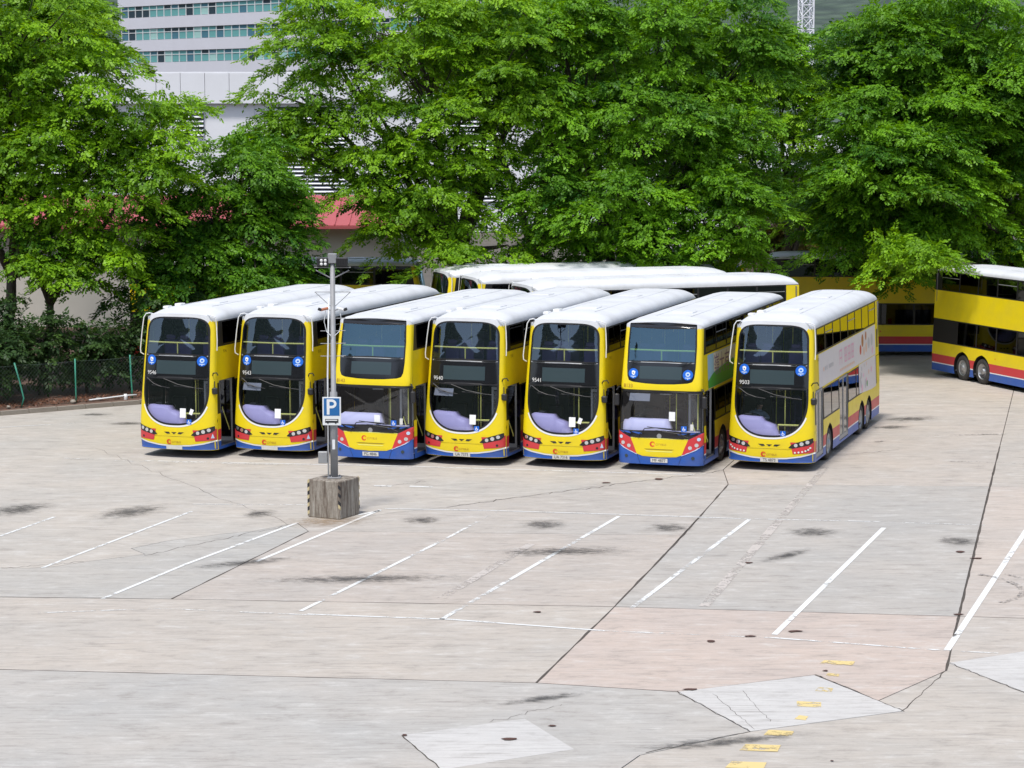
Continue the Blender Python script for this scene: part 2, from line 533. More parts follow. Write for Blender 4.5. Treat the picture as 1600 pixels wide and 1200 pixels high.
# dark sealed joints and cracks
for px, wd in (([(838, 1067), (960, 948), (1068, 836), (1138, 757)], 0.045), ([(1478, 1048), (1562, 698)], 0.05), ([(268, 936), (482, 830)], 0.04), ([(960, 948), (1497, 963), (1700, 969)], 0.03),
               ([(-200, 930), (268, 936), (960, 948)], 0.03), ([(-200, 1040), (0, 1046), (838, 1067), (1060, 1081)], 0.03)):
    strip(px, wd, 'joint', 0.0012, 'joint_seal', 0.006)
def wander(a, b, n, amp):
    out = []
    for i in range(n + 1):
        t = i / n
        out.append((a[0] + (b[0] - a[0]) * t + random.uniform(-amp, amp), a[1] + (b[1] - a[1]) * t + random.uniform(-amp, amp) * 0.45))
    return out
for a, b, n_, amp, wd in (((0, 888), (131, 878), 9, 4, .03), ((227, 867), (464, 818), 14, 5, .035), ((700, 792), (1130, 735), 22, 4, .05), ((150, 700), (465, 825), 16, 6, .02),
                          ((590, 760), (665, 752), 8, 6, .03), ((1275, 1055), (1412, 1111), 10, 3, .03), ((1058, 1081), (1172, 1143), 10, 3, .03), ((1172, 1143), (1010, 1176), 8, 3, .03),
                          ((1410, 1112), (1478, 1048), 6, 3, .025), ((1300, 712), (1405, 703), 8, 2, .04), ((628, 1149), (690, 1203), 6, 3, .035), ((1482, 1036), (1600, 1082), 8, 3, .035),
                          ((880, 1100), (760, 1130), 8, 6, .012), ((1115, 1085), (1180, 1140), 8, 3, .014), ((1160, 1080), (1205, 1128), 8, 3, .012), ((330, 690), (420, 720), 8, 4, .02)):
    strip(wander(a, b, n_ * 2, amp * .7), wd * .6, 'joint', 0.0055 if a[1] > 1030 else 0.0018, 'crack', 0.004)

# parking bay lines
LZ = 0.0075
for px, wd, mt in (
    ([(690, 968), (967, 807)], .11, 'line_mid'), ([(985, 952), (1172, 811)], .11, 'line_mid'), ([(1210, 992), (1381, 825)], .12, 'line_good'), ([(1480, 1016), (1606, 825)], .13, 'line_good'),
    ([(470, 955), (695, 843)], .10, 'line_mid'), ([(695, 843), (775, 800)], .09, 'line_bad'), ([(160, 936), (290, 882)], .10, 'line_mid'), ([(290, 882), (465, 817)], .10, 'line_good'),
    ([(400, 878), (594, 797)], .10, 'line_good'), ([(65, 888), (300, 799)], .09, 'line_mid'), ([(0, 838), (85, 808)], .09, 'line_mid'),
    ([(60, 958), (250, 951), (480, 961)], .07, 'line_bad'), ([(480, 960), (700, 968), (945, 986)], .09, 'line_mid'), ([(945, 986), (1210, 997)], .08, 'line_bad'), ([(1210, 997), (1330, 1006), (1478, 1017)], .09, 'line_mid'),
    ([(600, 795), (770, 798), (965, 804)], .08, 'line_mid'), ([(965, 804), (1170, 811), (1360, 815)], .08, 'line_mid'), ([(1360, 815), (1540, 821)], .08, 'line_bad'),
    ([(100, 716), (230, 722), (480, 727)], .08, 'line_bad'), ([(225, 720), (640, 729), (1085, 742)], .10, 'line_mid'), ([(0, 668), (120, 661)], .08, 'line_mid'), ([(300, 788), (485, 789)], .07, 'line_bad'),
    ([(585, 759), (612, 760)], .16, 'line_mid'), ([(640, 760), (676, 761)], .16, 'line_good'), ([(560, 805), (594, 798)], .10, 'line_good'), ([(1480, 1017), (1560, 1021)], .07, 'line_bad')):
    strip(px, wd, mt, LZ, 'bay_line')
for px in ([(1100, 948), (1290, 730)], [(690, 935), (830, 850)]):
    strip(px, .22, 'ghost_line', 0.0065, 'old_bay_line')
def flat(px, mat, z, name):
    pts = [ground_at(*p) for p in px]
    c = sum(pts, Vector()) / len(pts)
    o = MB().poly([(p.x - c.x, p.y - c.y, 0) for p in pts]).build(name, M[mat], yard)
    o.location = (c.x, c.y, z)
    return o
for (cx, cy, a, b, sk) in ((1310, 1036, 26, 4, 4), (1302, 1055, 10, 3, 2), (1289, 1078, 13, 4, 3), (1264, 1101, 19, 5, 0), (1254, 1122, 9, 4, 4), (1219, 1146, 22, 5, 4), (1190, 1169, 30, 6, 5), (1168, 1196, 30, 6, 5)):
    flat([(cx - a + sk, cy - b), (cx + a, cy - b + 2), (cx + a - sk, cy + b), (cx - a - sk, cy + b - 2)], 'yellow_line', 0.0085, 'yellow_marking')

def stain(px, py, rx, ry, mat='oil', ang=0.0, z=0.0105):
    p = ground_at(px, py)
    v = [(0, 0, 0)] + [(math.cos(2 * math.pi * k / 32), math.sin(2 * math.pi * k / 32), 0) for k in range(32)]
    o = mesh_obj('oil_stain' if mat == 'oil' else 'rust_stain', v, [(0, 1 + k, 1 + (k + 1) % 32) for k in range(32)], M[mat], yard)
    o.location = (p.x, p.y, z)
    o.rotation_euler = (0, 0, ang)
    o.scale = (rx, ry, 1)
    return o
zz = 0.0105
for (px, py, rx, ry, mt, an) in ((30, 796, 1.0, 1.6, 'oil', -.5), (205, 800, .95, 1.7, 'oil', -.5), (405, 803, .55, .9, 'oil', -.3), (660, 813, .7, .8, 'oil', 0), (850, 820, .8, 1.0, 'oil', 0), (1045, 825, .75, .9, 'oil', 0),
                                 (1268, 832, .9, .9, 'oil', 0), (1498, 846, .7, .9, 'oil', 0), (880, 862, 2.2, .8, 'oil', .1), (560, 905, 3.0, .7, 'oil', .1), (150, 648, .8, .5, 'oil', 0), (510, 815, 1.6, 1.2, 'rust', .2),
                                 (395, 660, 1.5, .6, 'oil', 0), (1230, 868, 1.6, .35, 'oil', .9), (200, 662, 1.0, .6, 'oil', 0), (1130, 1160, 2.0, .4, 'oil', .3), (850, 1092, 1.2, .3, 'oil', .5), (1290, 705, 2.0, .35, 'oil', .9),
                                 (380, 880, 1.8, .5, 'oil', .5), (1420, 655, 1.4, .8, 'oil', .3), (1390, 668, 1.1, .6, 'oil', .3)):
    stain(px, py, rx, ry, mt, an, zz)
    zz += 0.0003
for (px, py, a, b) in ((1111, 1003, 9, 2.4), (1171, 995, 12, 2.2), (1243, 987, 14, 2.6), (1500, 863, 11, 2), (1525, 873, 12, 1.6), (1498, 961, 10, 2), (840, 957, 9, 2), (1080, 1078, 16, 2.2), (1170, 880, 8, 1.5), (795, 1156, 16, 3), (1300, 1190, 5, 1.5), (862, 1135, 8, 2), (632, 1150, 5, 2.5), (1290, 1049, 6, 1.5), (948, 755, 12, 1.2), (1030, 749, 9, 2)):
    pts = [(px + a * math.cos(t) * random.uniform(.45, 1.0), py + b * math.sin(t) * random.uniform(.35, .85)) for t in [2 * math.pi * k / 9 for k in range(9)]]
    flat(pts, 'spall', 0.0175, 'spalled_hole')

# tyre scrub arcs
M['scrub'] = worn_paint('tyre_scrub', (0.27, 0.245, 0.225), 0.74, 9)
for (cx, cy, rr, a0, a1) in ((9.0, 49.0, 2.0, -0.9, 0.8), (9.2, 49.0, 2.3, -0.8, 0.7), (12.5, 60.5, 6.0, 0.2, 1.4), (12.4, 60.7, 6.5, 0.2, 1.5), (16.0, 66, 7, 1.2, 2.3), (8.5, 40.5, 3.0, -.8, .3), (-15, 70, 5, -.2, .9)):
    v, f = [], []
    for i in range(17):
        t = a0 + (a1 - a0) * i / 16
        for q in (-.07, .07):
            v.append(((rr + q) * math.cos(t), (rr + q) * math.sin(t), 0))
        if i: f.append((2 * i - 2, 2 * i, 2 * i + 1, 2 * i - 1))
    o = mesh_obj('tyre_mark', v, f, M['scrub'], yard)
    o.location = (cx, cy, 0.019 + 0.0002 * random.random())

# kerb and soil strip on the left, behind it the planting
K = [(-30, 68.35), (-22, 74.15), (-17.37, 77.55), (-13.1, 80.65), (-11.5, 82.5), (-10.5, 86), (-10.2, 101)]
kerb = empty('kerb')
kerb['kind'] = 'structure'
off = []
for i, p in enumerate(K):
    a = Vector(K[max(i - 1, 0)]); b = Vector(K[min(i + 1, len(K) - 1)])
    d = (b - a).normalized()
    off.append(Vector(p) + Vector((-d.y, d.x)) * 0.16)
for i in range(len(K) - 1):
    a, b, c, d = Vector(K[i]), Vector(K[i + 1]), off[i + 1], off[i]
    L_ = (b - a).length
    k = max(1, round(L_ / 1.0))
    for j in range(k):
        t0, t1 = j / k + 0.006, (j + 1) / k - 0.006
        q = [a.lerp(b, t0), a.lerp(b, t1), d.lerp(c, t1), d.lerp(c, t0)]
        MB().prism(q, -0.05, 0.15 + random.uniform(-.006, .006)).build('kerb_stone', M['kerb'], kerb)
soil = MB()
sv = [(p.x, p.y, 0.10) for p in off]
bk = [(-34, 74, .25), (-26, 80, .3), (-20, 84, .35), (-16.5, 86, .35), (-14.5, 90, .35), (-13, 95, .3), (-13, 101, .2)]
for i in range(len(sv) - 1):
    soil.quad(sv[i], sv[i + 1], bk[i + 1], bk[i])
soil.quad(bk[0], bk[1], (-40, 130, .3), (-60, 120, .3)); soil.quad(bk[1], bk[2], (-30, 130, .3), (-40, 130, .3)); soil.quad(bk[2], bk[3], (-20, 130, .3), (-30, 130, .3))
soil.add([bk[3], bk[4], bk[5], bk[6], (-20, 130, .3)], [(0, 1, 4), (1, 2, 4), (2, 3, 4)])
soil = soil.build('soil_bed', M['soil'])
soil['kind'] = 'structure'

# distant wooded hills
M['hill'] = simple('wooded_hill', (0.050, 0.085, 0.055), 0.95, dirt=0.0)
hn, hl, hb = nodes_of(M['hill'])
hg = hn.new('ShaderNodeNewGeometry')
hv = hn.new('ShaderNodeTexVoronoi'); hv.inputs['Scale'].default_value = 0.09
hl.new(hg.outputs['Position'], hv.inputs['Vector'])
hr = hn.new('ShaderNodeValToRGB')
hr.color_ramp.elements[0].color = (0.085, 0.125, 0.085, 1); hr.color_ramp.elements[1].color = (0.035, 0.055, 0.045, 1)
hr.color_ramp.elements[0].position = 0.0; hr.color_ramp.elements[1].position = 0.75
hl.new(hv.outputs['Distance'], hr.inputs['Fac']); hl.new(hr.outputs[0], hb.inputs['Base Color'])
hbp = hn.new('ShaderNodeBump'); hbp.inputs['Strength'].default_value = 1.0; hbp.inputs['Distance'].default_value = 6.0; hbp.invert = True
hl.new(hv.outputs['Distance'], hbp.inputs['Height']); hl.new(hbp.outputs[0], hb.inputs['Normal'])
v, f = [], []
NA, NR = 144, 16
for i in range(NR + 1):
    r = 520 + 1500 * (i / NR)
    for k in range(NA):
        a = 2 * math.pi * k / NA
        hgt = (0.62 + 0.45 * max(0.0, math.sin(a)) ** 2 + 1.05 * max(0.0, -math.sin(a + .45)) ** 2) * (170 + 60 * math.sin(a * 3 + 1.0) + 45 * math.sin(a * 7 + .4) + 22 * math.sin(a * 13 + 2))
        s = min(1.0, i / (NR * .62)); s = s * s * (3 - 2 * s)
        wob = 10 * math.sin(a * 29 + i) * s + random.uniform(-6, 6) * s
        v.append((r * math.cos(a), 60 + r * math.sin(a), -0.5 + hgt * s + wob))
for i in range(NR):
    for k in range(NA):
        j = (k + 1) % NA
        f.append((i * NA + k, i * NA + NA + k, i * NA + NA + j, i * NA + j))
hill = mesh_obj('hills', v, f, M['hill'], smooth=True)
hill['kind'] = 'structure'
# ------------------------------------------------------------------ double-deck buses
# local axes: x to the right as one faces the bus front (nearside = +x), y towards the rear, z up; origin on the ground under the front
def lerpc(z, a, b, va, vb):
    t = min(1.0, max(0.0, (z - a) / (b - a)))
    return va + (vb - va) * t

class Kind: pass
KA = Kind()
KA.L = 12.0; KA.D = 0.40; KA.n = 2.7; KA.zb = 0.25; KA.zr = 4.06; KA.hz = 0.36; KA.ex = 0.5; KA.ez = 0.8; KA.ff = 0.62
KA.hw = lambda z: lerpc(z, 1.1, 4.1, 1.25, 1.125)
KA.rake = lambda z: 0.36 * max(0.0, (z - 0.9) / 3.2) ** 1.5 + 0.05 * max(0.0, (0.55 - z) / 0.3)
KB = Kind()
KB.L = 12.0; KB.D = 0.30; KB.n = 3.6; KB.zb = 0.20; KB.zr = 4.10; KB.hz = 0.24; KB.ex = 0.34; KB.ez = 0.75; KB.ff = 0.75
KB.hw = lambda z: lerpc(z, 1.0, 4.1, 1.25, 1.135)
KB.rake = lambda z: 0.02 * max(0.0, z - 1.0) + 0.30 * max(0.0, (z - 2.45) / 1.8) ** 1.1 + 0.04 * max(0.0, (0.5 - z) / 0.3)

def FS(k, x, z, off=0.0):
    """front surface of the bus, pushed out by off"""
    def Y(xx, zz):
        t = min(1.0, abs(xx) / k.hw(zz))
        return k.rake(zz) + k.D * (1 - (max(0.0, 1 - t ** k.n)) ** (1 / k.n))
    y = Y(x, z)
    p = Vector((x, y, z))
    if off:
        h = k.hw(z)
        xc = max(-0.985 * h, min(0.985 * h, x))
        e = 0.004
        g = Vector(((Y(xc + e, z) - Y(xc - e, z)) / (2 * e), -1, (Y(xc, z + e) - Y(xc, z - e)) / (2 * e)))
        g.normalize()
        p += g * off
    return p

def dens(poly, step=0.09):
    out = []
    n = len(poly)
    for i in range(n):
        a, b = Vector(poly[i]), Vector(poly[(i + 1) % n])
        m = max(1, int(math.ceil((b - a).length / step)))
        for j in range(m): out.append(a.lerp(b, j / m))
    return out

def centroid(poly):
    return sum((Vector(p) for p in poly), Vector((0, 0))) / len(poly)

def front_patch(k, poly, off, mat, name, parent, rings=(1, .94, .82, .6, .3), step=0.09, ctr=None):
    P = dens(poly, step)
    c = Vector(ctr) if ctr else centroid(P)
    v, f = [], []
    n = len(P)
    for s in rings:
        for p in P:
            q = c + (p - c) * s
            v.append(FS(k, q.x, q.y, off))
    v.append(FS(k, c.x, c.y, off))
    for i in range(len(rings) - 1):
        for j in range(n):
            jj = (j + 1) % n
            f.append((i * n + j, i * n + jj, i * n + n + jj, i * n + n + j))
    b = (len(rings) - 1) * n
    for j in range(n): f.append((b + j, b + (j + 1) % n, len(v) - 1))
    return mesh_obj(name, v, f, mat, parent, True)

def front_ring(k, outer, inner, off, mat, name, parent, ts=(0, .25, .5, .75, 1), keep=None, off_in=None):
    n = len(outer)
    v, f = [], []
    for t in ts:
        for a, b in zip(outer, inner):
            q = Vector(a).lerp(Vector(b), t)
            v.append(FS(k, q.x, q.y, off + ((off_in - off) * t if off_in is not None else 0)))
    for i in range(len(ts) - 1):
        for j in range(n):
            jj = (j + 1) % n
            fc = (i * n + j, i * n + jj, i * n + n + jj, i * n + n + j)
            if keep is None or keep(sum(v[q][2] for q in fc) / 4):
                f.append(fc)
    used = sorted({i for q in f for i in q})
    mp = {o: i for i, o in enumerate(used)}
    return mesh_obj(name, [v[i] for i in used], [tuple(mp[i] for i in q) for q in f], mat, parent, True)

def ray_hit(poly, c, d):
    best = None
    n = len(poly)
    for i in range(n):
        a, b = Vector(poly[i]), Vector(poly[(i + 1) % n])
        e = b - a
        den = d.x * e.y - d.y * e.x
        if abs(den) < 1e-9: continue
        w_ = a - c
        t = (w_.x * e.y - w_.y * e.x) / den
        s = (w_.x * d.y - w_.y * d.x) / den
        if t > 0 and -1e-6 <= s <= 1 + 1e-6 and (best is None or t > best): best = t
    return c + d * best if best else c

def project_on(outer, inner_poly, c):
    return [ray_hit(inner_poly, c, (Vector(p) - c).normalized()) for p in outer]

def shrink(poly, d, c=None):
    c = Vector(c) if c else centroid(poly)
    return [c + (Vector(p) - c) * max(0.1, 1 - d / (Vector(p) - c).length) for p in poly]

def clip(poly, z0, z1):
    def half(P, z, up):
        out = []
        for i in range(len(P)):
            a, b = Vector(P[i]), Vector(P[(i + 1) % len(P)])
            ia = (a.y >= z) if up else (a.y <= z)
            ib = (b.y >= z) if up else (b.y <= z)
            if ia: out.append(a)
            if ia != ib:
                t = (z - a.y) / (b.y - a.y)
                out.append(a.lerp(b, t))
        return out
    return half(half(poly, z0, True), z1, False)

def roof_section(k, hscale=1.0, xscale=1.0, n=30):
    h = k.hw(k.zr)
    out = []
    for i in range(n + 1):
        t = math.pi * i / n
        c, s = math.cos(t), math.sin(t)
        out.append((xscale * h * math.copysign(abs(c) ** k.ex, c), k.zr + hscale * k.hz * abs(s) ** k.ez))
    return out

def front_outline(k):
    zs = [k.zb + (k.zr - k.zb) * i / 24 for i in range(25)]
    right = [(k.hw(z), z) for z in zs[:-1]]
    top = roof_section(k, k.ff)
    left = [(-x, z) for (x, z) in right[::-1]]
    return right + top + left

def side_x(k, z): return k.hw(z)

def intervals(k, z, y0, y1, arches, rects):
    cut = []
    for (yc, zc, r) in arches:
        d = r * r - (z - zc) ** 2
        if d > 0: cut.append((yc - math.sqrt(d), yc + math.sqrt(d)))
        else: cut.append((yc, yc))
    iv = [(y0, y1)]
    for (a, b) in sorted(cut):
        nxt = []
        for (p, q) in iv:
            if p <= a and b <= q: nxt += [(p, a), (b, q)]
            else: nxt.append((p, q))
        iv = nxt
    return iv

def side_strip(k, s, z0, z1, arches, rects, mat, name, parent, off=0.0):
    """one band of the side wall between two heights, with wheel arches and door or window openings left out"""
    m = MB()
    zs = {z0, z1}
    for (a, b, c, d) in rects:
        for z in (c, d):
            if z0 < z < z1: zs.add(z)
    zs = sorted(zs)
    fine = []
    for a, b in zip(zs[:-1], zs[1:]):
        kk = max(1, int((b - a) / (0.05 if a < 1.2 else 0.4)))
        fine += [(a + (b - a) * i / kk, a + (b - a) * (i + 1) / kk) for i in range(kk)]
    for (a, b) in fine:
        zm = (a + b) / 2
        ya0, yb0 = k.rake(a) + k.D, k.rake(b) + k.D
        A = [x for x in arches if x[1] + x[2] > b - 1e-6 or x[1] + x[2] > a]
        ia = intervals(k, a, ya0, k.L, A, rects)
        ib = intervals(k, b, yb0, k.L, A, rects)
        rc = sorted((r[0], r[1]) for r in rects if r[2] - 1e-6 <= a and b <= r[3] + 1e-6)
        for (p, q), (p2, q2) in zip(ia, ib):
            segs = [(p, q, p2, q2)]
            for (c, d) in rc:
                nx = []
                for (e, g, e2, g2) in segs:
                    if c >= max(e, e2) - 1e-6 and d <= min(g, g2) + 1e-6: nx += [(e, c, e2, c), (d, g, d, g2)]
                    elif c <= max(e, e2) and d > max(e, e2) and d < min(g, g2): nx.append((d, g, d, g2))
                    elif c > max(e, e2) and c < min(g, g2) and d >= min(g, g2): nx.append((e, c, e2, c))
                    else: nx.append((e, g, e2, g2))
                segs = nx
            for (e, g, e2, g2) in segs:
                if g - e < 0.002 and g2 - e2 < 0.002: continue
                xa, xb = s * (k.hw(a) + off), s * (k.hw(b) + off)
                q4 = [(xa, e, a), (xa, g, a), (xb, g2, b), (xb, e2, b)]
                m.quad(*(q4 if s > 0 else q4[::-1]))
    # every unbroken stretch of the band is a panel of its own
    key, par = {}, list(range(len(m.f)))
    def root_of(i):
        while par[i] != i: i = par[i]
        return i
    for i, fc in enumerate(m.f):
        for q in fc:
            kq = tuple(round(c, 3) for c in m.v[q])
            if kq in key: par[root_of(i)] = root_of(key[kq])
            else: key[kq] = i
    comp = {}
    for i in range(len(m.f)): comp.setdefault(root_of(i), []).append(i)
    for fl in comp.values():
        pm = MB()
        for i in fl: pm.quad(*[m.v[q] for q in m.f[i]])
        pm.build(name, mat, parent)

def side_poly(k, s, pts, off, mat, name, parent):
    """flat shape (y, z) laid on the side wall"""
    m = MB().poly([(s * (k.hw(z) + off), y, z) for (y, z) in pts])
    return m.build(name, mat, parent)

def side_text(k, s, txt, y, z, h, off, mat, name, parent):
    vs, fs, wd = text2d(txt)
    out = []
    for (a, b) in vs:
        yy = y + a * h if s > 0 else y - a * h
        zz = z + b * h
        out.append((s * (k.hw(zz) + off), yy, zz))
    return mesh_obj(name, out, fs, mat, parent)

def front_text(k, txt, x, z, h, off, mat, name, parent, center=False, squeeze=1.0):
    vs, fs, wd = text2d(txt)
    x0 = x - wd * h * squeeze / 2 if center else x
    return mesh_obj(name, [FS(k, x0 + a * h * squeeze, z + b * h, off) for (a, b) in vs], fs, mat, parent)

def circle(cx, cz, r, n=28, a0=0.0):
    return [(cx + r * math.cos(a0 + 2 * math.pi * i / n), cz + r * math.sin(a0 + 2 * math.pi * i / n)) for i in range(n)]

def build_shell(k, root):
    # roof
    st = []
    fr = roof_section(k, k.ff)
    st.append([FS(k, x, z) for (x, z) in fr])
    yb = k.rake(k.zr) + k.D
    for (y, hs_, xs_) in ((yb + .12, k.ff + .12, 1), (yb + .35, .88, 1), (yb + .8, 1, 1), (3.5, 1.02, 1), (6, 1.03, 1), (8.5, 1.02, 1), (k.L - 1.2, 1, 1), (k.L - .5, .9, 1), (k.L - .18, .68, 1), (k.L - .03, .3, .995), (k.L, 0.02, .99)):
        st.append([Vector((x, y, z)) for (x, z) in roof_section(k, hs_, xs_)])
    v, f = [], []
    n = len(fr)
    for s in st: v += s
    for i in range(len(st) - 1):
        for j in range(n - 1):
            f.append((i * n + j, i * n + j + 1, i * n + n + j + 1, i * n + n + j))
    roof = mesh_obj('roof', v, f, M['roof'], root, True)
    # joint strips across the roof and ridge gutters along it
    m = MB()
    for sx in (-.52, .52):
        m = MB().box(sx - .015, sx + .015, yb + .9, k.L - 1.3, roof_z(k, sx) - .03, roof_z(k, sx) + .015)
        m.build('roof_seam', M['roof'], roof)
    for y in (2.6, 7.4):
        MB().box(-.32, .32, y, y + .62, roof_z(k, .3) - .03, roof_z(k, 0) + .035, .015).build('roof_hatch', M['roof'], roof)
    return roof

def roof_z(k, x):
    t = (abs(x) / k.hw(k.zr)) ** (1 / k.ex)
    return k.zr + 1.0 * k.hz * (max(0.0, 1 - t * t)) ** (k.ez / 2)

def build_wheel(root, x, y, s, double=False):
    m = MB()
    o = (0, 0, 0)
    w_ = 0.30
    m.lathe([(.30, -.02), (.42, -.005), (.465, -.03), (.485, -.07), (.485, -w_ + .07), (.465, -w_ + .03), (.42, -w_), (.25, -w_)], 32)
    wh = m.build('wheel', M['tyre'], root, True)
    wh.location = (x, y, .485)
    wh.rotation_euler = (0, 0, 0 if s > 0 else math.pi)
    r = MB()
    r.lathe([(.302, -.022), (.29, -.03), (.275, -.09 if double else -.05), (.19, -.12 if double else -.03), (.12, -.11 if double else -.015), (.115, -.03 if double else .02), (.06, -.015 if double else .03), (.0, -.015 if double else .03)], 28)
    for i in range(8):
        t = 2 * math.pi * i / 8
        r.lathe([(.014, -.1 if double else -.03), (.014, -.08 if double else -.005), (0, -.08 if double else -.005)], 6, 'x', (0, .15 * math.cos(t), .15 * math.sin(t)))
    r.build('rim', M['rim'], wh, True)
    return wh

def housing(root, s, y, R_, zc):
    m = MB()
    n = 14
    xa, xb = s * 1.243, s * 0.80
    pts = [(y + R_ * math.cos(math.pi * i / n), zc + R_ * math.sin(math.pi * i / n)) for i in range(n + 1)]
    pts = [(y + R_, .22)] + pts + [(y - R_, .22)]
    for a, b in zip(pts[:-1], pts[1:]):
        m.quad((xa, a[0], a[1]), (xa, b[0], b[1]), (xb, b[0], b[1]), (xb, a[0], a[1]))
    m.poly([(xb, p[0], p[1]) for p in pts])
    m.build('wheel_arch', M['under'], root)

def seat_mesh():
    m = MB()
    m.box(-.22, .22, -.02, .42, .38, .48, .035)
    m.box(-.22, .22, .38, .47, .42, .98, .035)
    m.box(-.15, .15, .385, .465, .985, 1.12, .03)
    m.box(-.03, .03, .05, .38, .0, .37)
    return m

SEAT = None
def add_seat(root, x, y, z):
    global SEAT
    if SEAT is None:
        SEAT = seat_mesh().build('seat', M['seat'], root)
        SEAT.location = (x, y, z)
        return SEAT
    o = SEAT.copy()
    link(o, root)
    o.location = (x, y, z)
    return o

def build_interior(k, root, up_sill):
    MB().box(-1.19, 1.19, .62, k.L - .15, .30, .36).build('lower_floor', M['floor'], root)
    MB().box(-1.16, 1.16, k.D + .42, k.L - .15, 2.28, 2.40).build('upper_floor', M['inlining'], root)
    MB().box(-1.18, 1.18, k.L - .16, k.L - .13, .4, 4.0).build('rear_lining', M['inlining'], root)
    m = MB(); m.box(.30, 1.0, 2.6, 3.4, .36, 1.05, .05); m.box(-1.15, -.35, 2.0, 2.06, .36, 2.2)
    m.build('bulkhead', M['plastic'], root)
    for i in range(6):
        for x in (-.88, -.42, .42, .88):
            add_seat(root, x, 1.25 + .9 * i, 2.40)
    for i in range(3):
        for x in (-.88, -.42, .42, .88):
            if x > 0 and i == 1: continue
            add_seat(root, x, 3.6 + .95 * i, .36)
    for x in (-.30, .30):
        for y in (1.75, 3.4, 6.0):
            MB().tube([(x, y, 2.40), (x, y, 4.05)], .018, 6).build('upper_pole', M['rail'], root)
    for (x, y) in ((.25, 1.0), (-.25, 2.2), (.35, 3.2), (-.3, 4.6)):
        MB().tube([(x, y, .36), (x, y, 2.27)], .018, 6).build('lower_pole', M['rail'], root)
    # driver's seat, wheel
    d = MB(); d.box(-.95, -.47, 1.35, 1.8, .82, .95, .05); d.box(-.95, -.47, 1.74, 1.88, .9, 1.62, .05); d.box(-.84, -.58, 1.45, 1.7, .36, .82)
    d.build('driver_seat', M['plastic'], root)
    t = MB(); ring_ = []
    for i in range(25):
        a = 2 * math.pi * i / 24
        ring_.append((-.71 + .23 * math.cos(a), 1.06 + .19 * math.sin(a), 1.36 + .12 * math.sin(a)))
    t.tube(ring_, .016, 6); t.tube([(-.71, 1.06, 1.36), (-.71, .92, 1.16)], .03, 6); t.tube([ring_[0], ring_[12]], .014, 5)
    t.build('steering_wheel', M['plastic'], root)

def loft_box(m, secs):
    """secs: list of closed loops of equal length"""
    n = len(secs[0]); v = []; f = []
    for s in secs: v += s
    for i in range(len(secs) - 1):
        for j in range(n):
            jj = (j + 1) % n
            f.append((i * n + j, i * n + jj, i * n + n + jj, i * n + n + j))
    f.append(tuple(range(n - 1, -1, -1))); f.append(tuple(range((len(secs) - 1) * n, len(secs) * n)))
    m.add(v, f)

AXLES_A = (2.75, 8.45, 9.85)
AXLES_B = (2.65, 8.35, 9.75)

